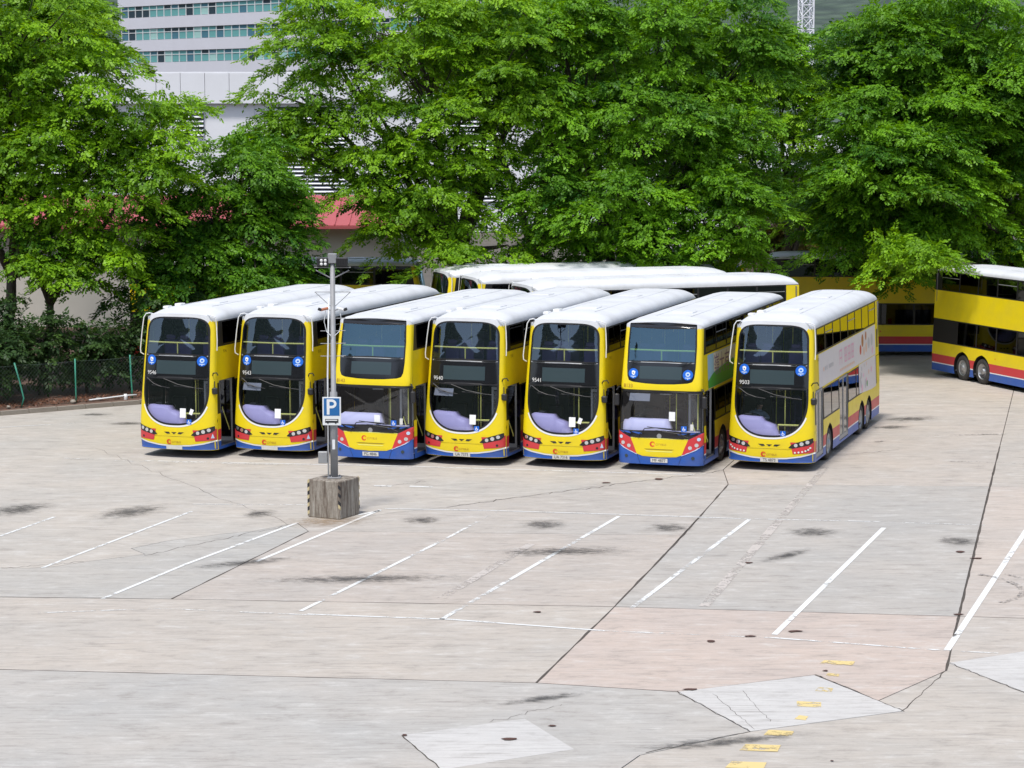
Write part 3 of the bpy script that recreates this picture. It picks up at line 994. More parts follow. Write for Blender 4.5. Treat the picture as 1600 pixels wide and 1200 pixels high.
def build_sides(k, root, axles, lev, upper_panes, near_low, off_low, doors):
    """lev: skirt top, white line top, red top, low sill, low head, upper sill, upper head"""
    ar = [(y, .485, .60) for y in axles]
    for s in (1, -1):
        dr = doors if s > 0 else []
        low = near_low if s > 0 else off_low
        side_strip(k, s, k.zb, lev[0], ar, dr, M['blue'], 'skirt', root)
        side_strip(k, s, lev[0], lev[1], ar, dr, M['white'], 'white_stripe', root)
        side_strip(k, s, lev[1], lev[2], ar, dr, M['red'], 'red_stripe', root)
        side_strip(k, s, lev[2], lev[3], ar, dr, M['yellow'], 'lower_side_panel', root)
        g = .045
        wr = [(a + g, b - g, lev[3] + g, lev[4] - g) for (a, b) in low]
        side_strip(k, s, lev[3], lev[4], [], dr + wr, M['rubberseal'], 'window_band', root)
        side_strip(k, s, lev[4], lev[5], [], dr, M['yellow'], 'upper_side_panel', root)
        wu = [(a + g, b - g, lev[5] + g, lev[6] - g) for (a, b) in upper_panes]
        side_strip(k, s, lev[5], lev[6], [], wu, M['rubberseal'], 'window_band', root)
        side_strip(k, s, lev[6], k.zr, [], [], M['roof'], 'cantrail', root)
        side_strip(k, s, .36, lev[3], [(y, .485, .61) for y in axles], dr, M['inlining'], 'inner_lining', root, -.03)
        side_strip(k, s, lev[4], lev[5], [], dr, M['inlining'], 'inner_lining', root, -.03)
        for (a, b, c, d) in wr + wu:
            q = [(s * (k.hw(c) - .006), a, c), (s * (k.hw(c) - .006), b, c), (s * (k.hw(d) - .006), b, d), (s * (k.hw(d) - .006), a, d)]
            MB().quad(*q).build('side_window', M['pane'], root)
        # hopper bars in some of the upper windows
        for i, (a, b, c, d) in enumerate(wu):
            if i % 3 == 1:
                zt = d - .2
                x = s * (k.hw(zt) - .002)
                MB().box(min(x, x + s * .006), max(x, x + s * .006), a, b, zt - .012, zt + .012).build('window_bar', M['grey'], root)
        for y in axles:
            housing(root, s, y, .60, .485)
        for i, y in enumerate(axles):
            build_wheel(root, s * 1.235, y, s, double=(i == 1))
        # small side repeaters
        for y in (3.6, 7.4):
            side_poly(k, s, circle(y, 1.05, .035, 10), .004, M['orange'], 'side_marker', root)
    MB().quad((-k.hw(k.zr) + .02, .9, k.zr + .02), (k.hw(k.zr) - .02, .9, k.zr + .02), (k.hw(k.zr) - .02, k.L - .2, k.zr + .02), (-k.hw(k.zr) + .02, k.L - .2, k.zr + .02)).build('ceiling', M['inlining'], root)
    # rear wall
    m = MB()
    zz = [k.zb, lev[0], lev[1], lev[2], lev[3], lev[4], lev[5], lev[6], k.zr]
    mats = ['blue', 'white', 'red', 'yellow', 'yellow', 'yellow', 'yellow', 'yellow']
    for a, b, c in zip(zz[:-1], zz[1:], mats):
        MB().quad((-k.hw(a), k.L, a), (-k.hw(b), k.L, b), (k.hw(b), k.L, b), (k.hw(a), k.L, a)).build('rear_panel', M[c], root)
    rs = roof_section(k, .02, .99)
    MB().poly([(x, k.L, z) for (x, z) in rs]).build('rear_roof_edge', M['roof'], root)
    MB().box(-.95, .95, k.L + .003, k.L + .02, lev[5], lev[6] - .05).build('rear_window', M['black'], root)
    MB().box(-.8, .8, k.L + .003, k.L + .02, .95, 1.9).build('engine_grille', M['plastic'], root)
    for x in (-1.05, 1.05):
        MB().box(x - .08, x + .08, k.L + .003, k.L + .03, .95, 1.5, .01).build('tail_lamp', M['taillamp'], root)
    MB().box(-1.12, 1.12, .8, k.L - .2, .22, .295).build('underfloor', M['under'], root)

def door_leaf(root, k, y0, y1, z0, z1, closed, hinge=None):
    """one glazed leaf; closed it lies in the side wall, open it stands square to it"""
    W = y1 - y0
    fr = MB()
    t = .03
    fb = .055
    fr.box(0, t, 0, fb, 0, z1 - z0); fr.box(0, t, W - fb, W, 0, z1 - z0); fr.box(0, t, fb, W - fb, 0, .12); fr.box(0, t, fb, W - fb, z1 - z0 - .08, z1 - z0)
    d = fr.build('door', M['grey'], root)
    MB().quad((t / 2, fb, .12), (t / 2, W - fb, .12), (t / 2, W - fb, z1 - z0 - .08), (t / 2, fb, z1 - z0 - .08)).build('door_pane', M['doorglass'], d)
    MB().tube([(-.03, .1, .35), (-.05, .1, .4), (-.05, W - .12, 1.0), (-.03, W - .12, 1.05)], .014, 6).build('door_rail', M['rail'], d)
    tilt = math.atan((k.hw(z0) - k.hw(z1)) / (z1 - z0))
    if closed:
        d.location = (k.hw(z0) - .034, y0, z0)
        d.rotation_euler = (0, -tilt, 0)
    else:
        d.location = (k.hw(z0) - .10, hinge, z0)
        d.rotation_euler = (0, -tilt, R(82) if hinge == y0 else R(98))
    return d

def add_doors(root, k, doors, opened):
    for n_, (y0, y1, z0, z1) in enumerate(doors):
        ym = (y0 + y1) / 2
        if opened and n_ == 0:
            door_leaf(root, k, y0 + .01, ym - .12, z0 + .02, z1 - .02, False, y0 + .03)
            door_leaf(root, k, ym + .12, y1 - .01, z0 + .02, z1 - .02, False, y1 - .06)
        else:
            door_leaf(root, k, y0 + .01, ym - .005, z0 + .02, z1 - .02, True)
            door_leaf(root, k, ym + .005, y1 - .01, z0 + .02, z1 - .02, True)
    # step plate
    MB().box(.8, 1.22, doors[0][0], doors[0][1], .30, .345).build('door_step', M['grey'], root)

def add_logo(k, root, x, z, h):
    # a ring open on the right and a slanted word
    o = circle(x, z, h, 22, .55); i_ = circle(x + .22 * h, z + .02 * h, h * .56, 22, .55)
    front_ring(k, [Vector(p) for p in o][:19] + [Vector(o[18])], [Vector(p) for p in i_][:19] + [Vector(i_[18])], .007, M['logo'], 'logo_ring', root, (0, 1))
    vs, fs, wd = text2d('CITYBUS')
    hh = h * .75
    mesh_obj('logo_word', [FS(k, x + h * 1.15 + (a + .2 * b) * hh * .95, z - h * .45 + b * hh, .007) for (a, b) in vs], fs, M['brown_ink'], root)

def add_sticker(k, root, x, z, r, left):
    s = front_patch(k, circle(x, z, r), .007, M['sticker'], 'sticker', root, (1, .5))
    if left:
        front_patch(k, [(x - .35 * r, z + .45 * r), (x, z + .6 * r), (x + .4 * r, z + .4 * r), (x + .3 * r, z - .2 * r), (x, z - .35 * r), (x - .3 * r, z - .1 * r)], .0095, M['paper'], 'shield_mark', s, (1, .5))
        front_patch(k, [(x - .2 * r, z + .25 * r), (x + .08 * r, z + .15 * r), (x + .22 * r, z - .12 * r), (x - .05 * r, z)], .0115, M['ink'], 'shield_bar', s, (1,))
    else:
        front_patch(k, circle(x, z + .12 * r, .46 * r, 16), .0095, M['pale'], 'mask_face', s, (1, .5))
        front_patch(k, [(x - .2 * r, z + .25 * r), (x + .2 * r, z + .25 * r), (x + .2 * r, z - .05 * r), (x - .2 * r, z - .05 * r)], .0115, M['sticker'], 'mask_mark', s, (1,))
    m = front_patch(k, [(x - .6 * r, z - .5 * r), (x + .6 * r, z - .5 * r), (x + .45 * r, z - .66 * r), (x - .45 * r, z - .66 * r)], .0095, M['pale'], 'sticker_text', s, (1,))
    front_patch(k, circle(x, z - .8 * r, .09 * r, 10), .0095, M['paper'], 'sticker_dot', s, (1,))

def add_access(k, root, x, z, r, off=.006):
    s = front_patch(k, [(x - r, z - r), (x + r, z - r), (x + r, z + r), (x - r, z + r)], off, M['sticker'], 'access_sticker', root, (1, .5))
    w_ = M['paper']
    front_patch(k, circle(x - .15 * r, z + .6 * r, .16 * r, 10), off + .002, w_, 'access_mark', s, (1,))
    o = circle(x, z - .2 * r, .55 * r, 16, 2.2); i_ = circle(x, z - .2 * r, .36 * r, 16, 2.2)
    front_ring(k, [Vector(p) for p in o][:12] + [Vector(o[11])], [Vector(p) for p in i_][:12] + [Vector(i_[11])], off + .002, w_, 'access_mark', s, (0, 1))
    front_patch(k, [(x - .24 * r, z + .4 * r), (x - .04 * r, z + .4 * r), (x + .06 * r, z - .2 * r), (x - .14 * r, z - .2 * r)], off + .002, w_, 'access_mark', s, (1,))

DOORS_A = [(.62, 1.72, .33, 2.30), (4.45, 5.95, .33, 2.26)]
DOORS_B = [(.55, 1.65, .33, 2.30), (4.55, 6.05, .33, 2.26)]

def bus_A():
    k = KA
    root = empty('double_decker_bus')
    build_shell(k, root)
    lev = (.50, .54, .86, 1.32, 2.24, 3.30, 4.06)
    ups = [(1.0 + 1.3 * i, 1.0 + 1.3 * (i + 1)) for i in range(8)]
    build_sides(k, root, AXLES_A, lev, ups, [(1.85, 3.15), (3.15, 4.4), (6.05, 7.5), (7.5, 8.95), (8.95, 10.3)], [(.75, 1.8)] + [(1.9 + 1.4 * i, 3.3 + 1.4 * i) for i in range(6)], DOORS_A)
    for s in (1, -1):                                        # painted rear corners close the window bands
        for (z0, z1) in ((lev[3], lev[4]), (lev[5], lev[6])):
            side_poly(k, s, [(11.42, z0), (k.L - .002, z0), (k.L - .002, z1 - .02), (11.42, z1 - .02)], .004, M['yellow'], 'rear_corner', root)
        side_poly(k, s, [(11.55, 2.5), (11.78, 2.5), (11.78, 3.1), (11.55, 3.1)], .004, M['plastic'], 'side_vent', root)
    # the big glazed oval
    big = []
    N = 40
    for i in range(N + 1):                                   # lower U, right to left
        t = -math.pi * i / N
        c, s = math.cos(t), math.sin(t)
        big.append((1.075 * math.copysign(abs(c) ** .80, c), 2.05 - 1.07 * abs(s) ** .86))
    big.append((-1.06, 2.7)); big.append((-1.045, 3.3))
    for i in range(N + 1):                                   # arched head, left to right
        t = math.pi - math.pi * i / N
        c, s = math.cos(t), math.sin(t)
        big.append((1.03 * math.copysign(abs(c) ** .42, c), 3.60 + .59 * abs(s) ** .62))
    big.append((1.045, 3.3)); big.append((1.06, 2.7))
    c0 = Vector((0, 2.45))
    out = dens(front_outline(k), .09)
    inn = project_on(out, big, c0)
    ts = (0, .06, .15, .3, .55, 1)
    front_ring(k, out, inn, 0, M['yellow'], 'front_frame', root, ts, keep=lambda z: z < 4.06, off_in=.0)
    front_ring(k, out, inn, 0, M['roof'], 'front_brow', root, ts, keep=lambda z: z >= 4.06)
    # white line around the glass foot
    zc = clip(big, .5, 1.95)
    pts = [Vector(p) for p in big[5:N - 4]]
    grow = [c0 + (p - c0) * (1 + .05 / (p - c0).length) for p in pts]
    v, f = [], []
    for a, b in zip(pts, grow):
        v += [FS(k, a.x, a.y, .005), FS(k, b.x, b.y, .005)]
    for i in range(len(pts) - 1): f.append((2 * i, 2 * i + 1, 2 * i + 3, 2 * i + 2))
    mesh_obj('white_trim', v, f, M['white'], root, True)
    # three glazed fields
    up = dens(clip(big, 3.06, 9), .08); mid = clip(big, 2.40, 3.06); lo = dens(clip(big, 0, 2.40), .08)
    for (pl, nm, d, ct) in ((up, 'upper_windscreen', .055, (0, 3.62)), (lo, 'lower_windscreen', .06, (0, 1.75))):
        ins = shrink(pl, d, ct)
        front_ring(k, pl, ins, -.002, M['rubberseal'], 'windscreen_seal', root, (0, .5, 1))
        front_patch(k, ins, -.006, M['upscreen' if nm[0] == 'u' else 'screen'], nm, root, ctr=ct, step=.12)
    front_patch(k, mid, -.001, M['black'], 'destination_panel', root)
    front_patch(k, [(-.62, 2.50), (.66, 2.50), (.66, 2.90), (-.62, 2.90)], .003, M['display'], 'destination_display', root)
    front_patch(k, [(-1.0, 3.03), (1.0, 3.03), (1.0, 3.065), (-1.0, 3.065)], .006, M['grey'], 'panel_bar', root, (1, .5), step=.12)
    front_patch(k, [(-1.04, 2.385), (1.04, 2.385), (1.04, 2.43), (-1.04, 2.43)], .006, M['plastic'], 'panel_bar', root, (1, .5), step=.12)
    # lower front: headlamps, red corners, white line, blue skirt, grille
    for s in (-1, 1):
        xo = k.hw(.6) * .997
        def mir(P): return [(s * x, z) for (x, z) in P]
        front_patch(k, mir([(.60, .86), (.68, .52), (xo, .56), (xo, .90), (.9, .86)]), .004, M['red'], 'corner_panel', root, step=.06)
        hl_ = front_patch(k, mir([(.55, .70), (.66, .68), (1.14, .78), (xo - .02, .86), (xo - .03, .98), (1.05, .93), (.80, .86), (.65, .80)]), .008, M['black'], 'headlamp', root, step=.06, ctr=(s * .88, .80))
        for (hx, hz_, r) in ((.76, .775, .052), (.92, .815, .056), (1.075, .865, .052)):
            front_patch(k, circle(s * hx, hz_, r, 16), .014, M['lamp'], 'lamp', hl_, (1, .5))
        front_patch(k, circle(s * 1.05, .62, .035, 12), .009, M['plastic'], 'fog_lamp', root, (1, .5))
    lowband = [(-k.hw(.4) * .998, .27), (-.6, .262), (0, .258), (.6, .262), (k.hw(.4) * .998, .27), (k.hw(.4) * .998, .52), (.9, .43), (.5, .37), (0, .345), (-.5, .37), (-.9, .43), (-k.hw(.4) * .998, .52)]
    front_patch(k, lowband, .010, M['blue'], 'front_skirt', root, step=.07, ctr=(0, .30))
    wl = [(-k.hw(.4) * .998, .52), (-.9, .43), (-.5, .37), (0, .345), (.5, .37), (.9, .43), (k.hw(.4) * .998, .52)]
    v, f = [], []
    wl = dens(wl + wl[::-1], .08); wl = wl[:len(wl) // 2 + 1]
    for p in wl: v += [FS(k, p.x, p.y, .012), FS(k, p.x, p.y + .04, .012)]
    for i in range(len(wl) - 1): f.append((2 * i, 2 * i + 2, 2 * i + 3, 2 * i + 1))
    mesh_obj('white_trim', v, f, M['white'], root, True)
    gr = front_patch(k, [(-.33, .71), (.33, .71), (.36, .80), (-.36, .80)], .003, M['yellow'], 'grille', root, (1, .5))
    for P in ([(-.33, .785), (-.16, .785), (-.12, .735), (-.22, .725)], [(.33, .785), (.16, .785), (.12, .735), (.22, .725)], [(-.09, .78), (.09, .78), (0, .72)]):
        front_patch(k, P, .008, M['ink'], 'grille_slot', gr, (1,))
    front_patch(k, [(-.75, .648), (.75, .648), (.75, .66), (-.75, .66)], .003, M['dim_ink'], 'bumper_joint', root, (1,), step=.12)
    pl = front_patch(k, [(-.26, .27), (.26, .27), (.26, .39), (-.26, .39)], .03, M['plate'], 'number_plate', root, (1,))
    add_logo(k, root, -.17, .49, .075)
    build_interior(k, root, 3.3)
    # purple dash moulding, following the windscreen foot
    m = MB(); secs = []
    for x in [(-1.0 + i * .1) for i in range(20)]:
        t = (x + 1.0) / 1.9
        top = 1.56 - .06 * t if x < -.25 else (1.44 - .35 * (x + .25) if x < .2 else 1.05)
        if abs(x) > .92: top -= .05
        y0 = FS(k, x, 1.2).y + .07
        secs.append([(x, y0 + .02, .45), (x, y0, .98), (x, y0 + .04, top - .10), (x, y0 + .14, top), (x, y0 + .5, top - .03), (x, y0 + .55, .45)])
    loft_box(m, secs)
    m.build('dashboard', M['dash'], root, True)
    MB().box(-.82, -.62, .46, .62, 1.53, 1.59, .01).build('instrument_binnacle', M['plastic'], root)
    MB().tube([(.15, .52, 1.28), (.95, .60, 1.28)], .028, 8).build('front_rail', M['rail'], root)
    MB().tube([(.15, .52, .5), (.15, .52, 1.30)], .02, 6).build('front_rail_post', M['rail'], root)
    y = FS(k, 0, 3.42).y + .09
    MB().tube([(-1.0, y + .1, 3.42), (-.5, y + .03, 3.42), (0, y, 3.42), (.5, y + .03, 3.42), (1.0, y + .1, 3.42)], .024, 8).build('upper_rail', M['rail'], root)
    MB().tube([(0, y, 3.42), (0, y, 3.02)], .02, 8).build('upper_rail_post', M['rail'], root)
    # wipers
    for (xa, xb) in ((-.93, -.42), (-.35, .62)):
        p = [FS(k, xa, 2.36, .03), FS(k, xa + (xb - xa) * .5, 2.20, .045), FS(k, xb, 2.12, .03)]
        wp = MB().tube(p, .012, 6).build('wiper', M['plastic'], root)
        MB().tube([FS(k, xa + (xb - xa) * .35, 2.16, .02), FS(k, min(.98, xb + .28), 2.09, .02)], .010, 5).build('wiper_blade', M['plastic'], wp)
    # paper in the windscreen
    # mirror arms: white tubes over the roof corners, black mirror low on the nearside
    z1 = 4.12
    a = FS(k, -1.06, z1)
    arm = MB().tube([(-.92, a.y + .12, 4.22), (-1.0, a.y - .02, 4.27), (-1.10, a.y - .06, 4.25), (-1.17, a.y - .08, 4.14), (-1.23, a.y - .1, 3.7), (-1.28, a.y - .12, 3.2), (-1.27, a.y - .12, 3.08), (-1.2, a.y - .06, 3.02)], .016, 8).build('mirror_arm', M['white'], root)
    MB().tube([(-.86, a.y + .12, 4.20), (-.95, a.y - .05, 4.22), (-1.08, a.y - .1, 4.17)], .014, 6).build('arm_brace', M['plastic'], arm)
    arm = MB().tube([(.86, a.y + .12, 4.22), (.90, a.y - .03, 4.27), (1.0, a.y - .1, 4.26), (1.16, a.y - .02, 4.20), (1.18, a.y + .0, 3.9), (1.20, a.y - .02, 3.5), (1.19, a.y - .02, 3.2)], .016, 8).build('mirror_arm', M['white'], root)
    b = FS(k, 1.15, 2.5)
    arm = MB().tube([(1.12, b.y, 2.46), (1.2, b.y - .12, 2.56), (1.33, b.y - .16, 2.58), (1.36, b.y - .14, 2.5)], .018, 6).build('mirror_arm', M['plastic'], root)
    MB().box(1.13, 1.30, b.y - .12, b.y + .0, 1.92, 2.12, .03).build('mirror', M['plastic'], root)
    MB().tube([(1.18, b.y, 2.3), (1.2, b.y - .06, 2.1)], .015, 6).build('arm_brace', M['plastic'], root)
    # roof pods near the front
    m = MB(); m.box(-.95, -.78, 1.3, 1.6, roof_z(k, .86) - .03, roof_z(k, .86) + .05, .015)
    m.build('roof_pod', M['white'], root)
    m = MB(); m.box(-.78, -.58, 1.75, 2.1, roof_z(k, .68) - .03, roof_z(k, .68) + .06, .015)
    m.build('roof_pod', M['white'], root)
    return root

def bus_B():
    k = KB
    root = empty('double_decker_bus')
    build_shell(k, root)
    lev = (.48, .52, .84, 1.32, 2.24, 3.34, 4.10)
    ups = [(.75 + 1.35 * i, .75 + 1.35 * (i + 1)) for i in range(8)]
    build_sides(k, root, AXLES_B, lev, ups, [(1.75, 3.1), (3.1, 4.5), (6.15, 7.5), (7.5, 8.95), (8.95, 10.3)], [(.6, 1.7)] + [(1.8 + 1.4 * i, 3.2 + 1.4 * i) for i in range(6)], DOORS_B)
    out = front_outline(k)
    upper = dens(clip(out, 2.34, 9), .08)
    gl = []
    for i in range(21):
        t = math.pi * i / 20
        gl.append((1.0 * math.cos(t) if 0 else .985 - 1.97 * i / 20, 4.22 + .045 * math.sin(t)))
    gl += [(-1.015, 3.6), (-1.01, 3.0), (-.985, 2.72), (-.93, 2.60), (-.8, 2.56), (-.4, 2.525), (0, 2.515), (.4, 2.525), (.8, 2.56), (.93, 2.60), (.985, 2.72), (1.01, 3.0), (1.015, 3.6)]
    c0 = Vector((0, 3.3))
    inn = project_on(upper, gl, c0)
    ts = (0, .06, .15, .3, .55, 1)
    front_ring(k, upper, inn, 0, M['yellow'], 'front_frame', root, ts, keep=lambda z: z < 4.10)
    front_ring(k, upper, inn, 0, M['roof'], 'front_brow', root, ts, keep=lambda z: z >= 4.10)
    brow = clip(gl, 4.12, 9); up = dens(clip(gl, 3.14, 4.12), .08); mid = clip(gl, 0, 3.14)
    front_patch(k, brow, -.001, M['black'], 'windscreen_brow', root, (1, .5), step=.1)
    ins = shrink(up, .045, (0, 3.62))
    front_ring(k, up, ins, -.002, M['rubberseal'], 'windscreen_seal', root, (0, .5, 1))
    front_patch(k, ins, -.006, M['upscreen_b'], 'upper_windscreen', root, step=.12, ctr=(0, 3.62))
    front_patch(k, mid, -.001, M['black'], 'destination_panel', root)
    front_patch(k, [(-.62, 2.66), (.62, 2.66), (.62, 3.02), (-.62, 3.02)], .003, M['display'], 'destination_display', root)
    front_patch(k, [(-.96, 3.12), (.96, 3.12), (.96, 3.145), (-.96, 3.145)], .006, M['grey'], 'panel_bar', root, (1, .5), step=.12)
    # lower windscreen, full width
    h1 = k.hw(1.7) * .998
    lo = dens([(-h1, 1.14), (h1, 1.14), (h1 - .02, 2.30), (-h1 + .02, 2.30)], .08)
    ins = shrink(lo, .05, (0, 1.72))
    front_ring(k, lo, ins, -.001, M['rubberseal'], 'windscreen_seal', root, (0, .5, 1))
    front_patch(k, ins, -.006, M['screen'], 'lower_windscreen', root, step=.12, ctr=(0, 1.72))
    front_patch(k, [(-h1 + .02, 2.295), (h1 - .02, 2.295), (h1 - .02, 2.345), (-h1 + .02, 2.345)], .003, M['rubberseal'], 'deck_joint', root, (1, .9, .5), step=.1)
    xo = k.hw(.6) * .999
    base = front_patch(k, [(-xo, .20), (xo, .20), (xo, 1.145), (-xo, 1.145)], 0, M['blue'], 'bumper', root, (1, .97, .9, .75, .5, .25), step=.06)
    front_patch(k, [(-xo, 1.16), (-.9, .985), (-.75, .95), (.75, .95), (.9, .985), (xo, 1.16), (xo, 1.17), (-xo, 1.17)], .003, M['black'], 'wiper_panel', root, (1, .9, .7, .35), step=.06, ctr=(0, 1.06))
    front_patch(k, [(-.84, .955), (.84, .955), (.80, .80), (.66, .50), (.5, .44), (0, .415), (-.5, .44), (-.66, .50), (-.80, .80)], .006, M['yellow'], 'grille', root, step=.1)
    front_patch(k, [(-.85, .95), (.85, .95), (.845, .97), (-.845, .97)], .010, M['rail'], 'grille_edge', root, (1,), step=.1)
    front_patch(k, [(-.45, .655), (.45, .655), (.36, .63), (-.36, .63)], .010, M['dim_ink'], 'grille_slot', root, (1,), step=.12)
    front_patch(k, [(-.42, .60), (.42, .60), (.36, .575), (-.36, .575)], .010, M['rail'], 'grille_edge', root, (1,), step=.12)
    for s in (-1, 1):
        def mir(P): return [(s * x, z) for (x, z) in P]
        hl_ = front_patch(k, mir([(.85, .955), (xo, 1.15), (xo, .80), (1.06, .66), (.66, .49), (.75, .73)]), .008, M['red'], 'headlamp', root, step=.06, ctr=(s * .95, .80))
        front_patch(k, mir([(.655, .475), (1.06, .645), (xo, .785), (xo, .81), (1.06, .672), (.66, .498)]), .009, M['pale'], 'lamp_trim', root, (1, .5), step=.08, ctr=(s * 1.0, .64))
        for (hx, hz_, r, mt) in ((1.14, .97, .05, 'pale'), (1.08, .80, .055, 'lamp'), (.90, .72, .055, 'lamp')):
            front_patch(k, circle(s * hx, hz_, r, 16), .013, M[mt], 'lamp', hl_, (1, .5))
        front_patch(k, circle(s * .98, .42, .05, 14), .006, M['display'], 'fog_lamp', root, (1, .5))
        front_patch(k, mir([(.56, .21), (.57, .21), (.66, .47), (.65, .47)]), .004, M['ink'], 'bumper_joint', root, (1,))
    front_patch(k, circle(0, 1.03, .07, 16), .008, M['grey'], 'round_badge', root, (1, .5))
    front_patch(k, [(-.25, .27), (.25, .27), (.25, .39), (-.25, .39)], .03, M['plate'], 'number_plate', root, (1,))
    add_logo(k, root, -.20, .79, .08)
    build_interior(k, root, 3.34)
    m = MB(); secs = []
    for x in [(-1.12 + i * .1) for i in range(23)]:
        top = 1.50 if x < .25 else 1.16
        if x < -.95: top -= .06
        y0 = FS(k, x, 1.2).y + .07
        secs.append([(x, y0 + .02, .45), (x, y0, 1.1), (x, y0 + .06, top - .06), (x, y0 + .2, top), (x, y0 + .5, top - .04), (x, y0 + .55, .45)])
    loft_box(m, secs)
    m.build('dashboard', simple('dash_lilac', (0.66, 0.63, 0.86), 0.5), root, True)
    y = FS(k, 0, 3.46).y + .08
    M['rail_green'] = M.get('rail_green') or simple('rail_lime', (0.45, 0.72, 0.12), 0.4)
    MB().tube([(-1.0, y + .08, 3.46), (0, y, 3.46), (1.0, y + .08, 3.46)], .026, 8).build('upper_rail', M['rail_green'], root)
    MB().tube([(-.02, y, 3.46), (-.02, y, 3.14)], .022, 8).build('upper_rail_post', M['rail_green'], root)
    MB().tube([(1.03, .42, 1.2), (1.03, .42, 2.25)], .02, 6).build('screen_post', M['rail'], root)
    wp = MB().tube([FS(k, -.62, 1.0, .03), FS(k, -.42, 1.24, .05), FS(k, -.1, 1.27, .05), FS(k, .45, 1.25, .05)], .014, 6).build('wiper', M['plastic'], root)
    MB().tube([FS(k, -.35, 1.29, .03), FS(k, .5, 1.21, .03)], .012, 5).build('wiper_blade', M['plastic'], wp)
    wp = MB().tube([FS(k, .85, 1.02, .03), FS(k, .6, 1.12, .05), FS(k, .1, 1.17, .05)], .014, 6).build('wiper', M['plastic'], root)
    MB().tube([FS(k, .65, 1.17, .03), FS(k, -.1, 1.19, .03)], .012, 5).build('wiper_blade', M['plastic'], wp)
    MB().box(-.12, .22, .5, .54, 2.16, 2.27, .01).build('interior_mirror', M['grey'], root)
    b = FS(k, 1.2, 2.3)
    for s in (-1, 1):
        arm = MB().tube([(s * 1.16, b.y, 2.36), (s * 1.24, b.y - .14, 2.40), (s * 1.30, b.y - .16, 2.30)], .018, 6).build('mirror_arm', M['plastic'], root)
        MB().box(min(s * 1.22, s * 1.36), max(s * 1.22, s * 1.36), b.y - .2, b.y - .08, 1.85, 2.2, .03).build('mirror', M['plastic'], arm)
    return root

def copy_tree(o, parent=None, skip=()):
    c = o.copy()
    col.objects.link(c)
    c.parent = parent
    for ch in [x for x in bpy.data.objects if x.parent is o] if False else list(o.children):
        if ch.name.split('.')[0] in skip: continue
        copy_tree(ch, c, skip)
    return c

def place(o, x, y, th_deg, sy=1.0):
    o.location = (x, y, 0)
    o.rotation_euler = (0, 0, -R(th_deg))
    o.scale = (1, sy, 1)

INNER = ('seat', 'lower_pole', 'upper_pole', 'steering_wheel', 'driver_seat', 'front_rail', 'front_rail_post', 'instrument_binnacle', 'bulkhead')
protoA = bus_A()
SEAT_A = SEAT
protoB = bus_B()
bpy.context.view_layer.update()

ROW = 'buses parked side by side in the front row'
front_row = [
    # kind, x, y, fleet number, plate, stickers, label
    ('A', -10.06, 67.92, '9546', '', True, 'yellow double-decker bus with oval windscreen, leftmost of the front row'),
    ('A', -7.21, 67.79, '9543', '', True, 'yellow double-decker bus with oval windscreen, second from the left in the front row'),
    ('B', -4.13, 66.57, '8143', 'PG 4846', False, 'yellow double-decker bus with square upper windscreen and no stickers, behind the lamp pole'),
    ('A', -1.47, 66.45, '9540', 'UA 7373', False, 'yellow double-decker bus numbered 9540, middle of the front row'),
    ('A', 1.41, 65.91, '9541', 'UA 7316', False, 'yellow double-decker bus numbered 9541, fifth from the left in the front row'),
    ('B', 4.21, 65.28, '8133', 'MF 4877', True, 'yellow double-decker bus with square upper windscreen and two round blue stickers, numbered 8133'),
    ('A', 7.37, 65.37, '9503', 'TS 4873', True, 'yellow double-decker bus with closed doors and pale pink side advert, rightmost of front row'),
]
TH = 18.3
spare = {'A': copy_tree(protoA), 'B': copy_tree(protoB)}       # undecorated patterns for the copies
used = {'A': False, 'B': False}
buses = {}
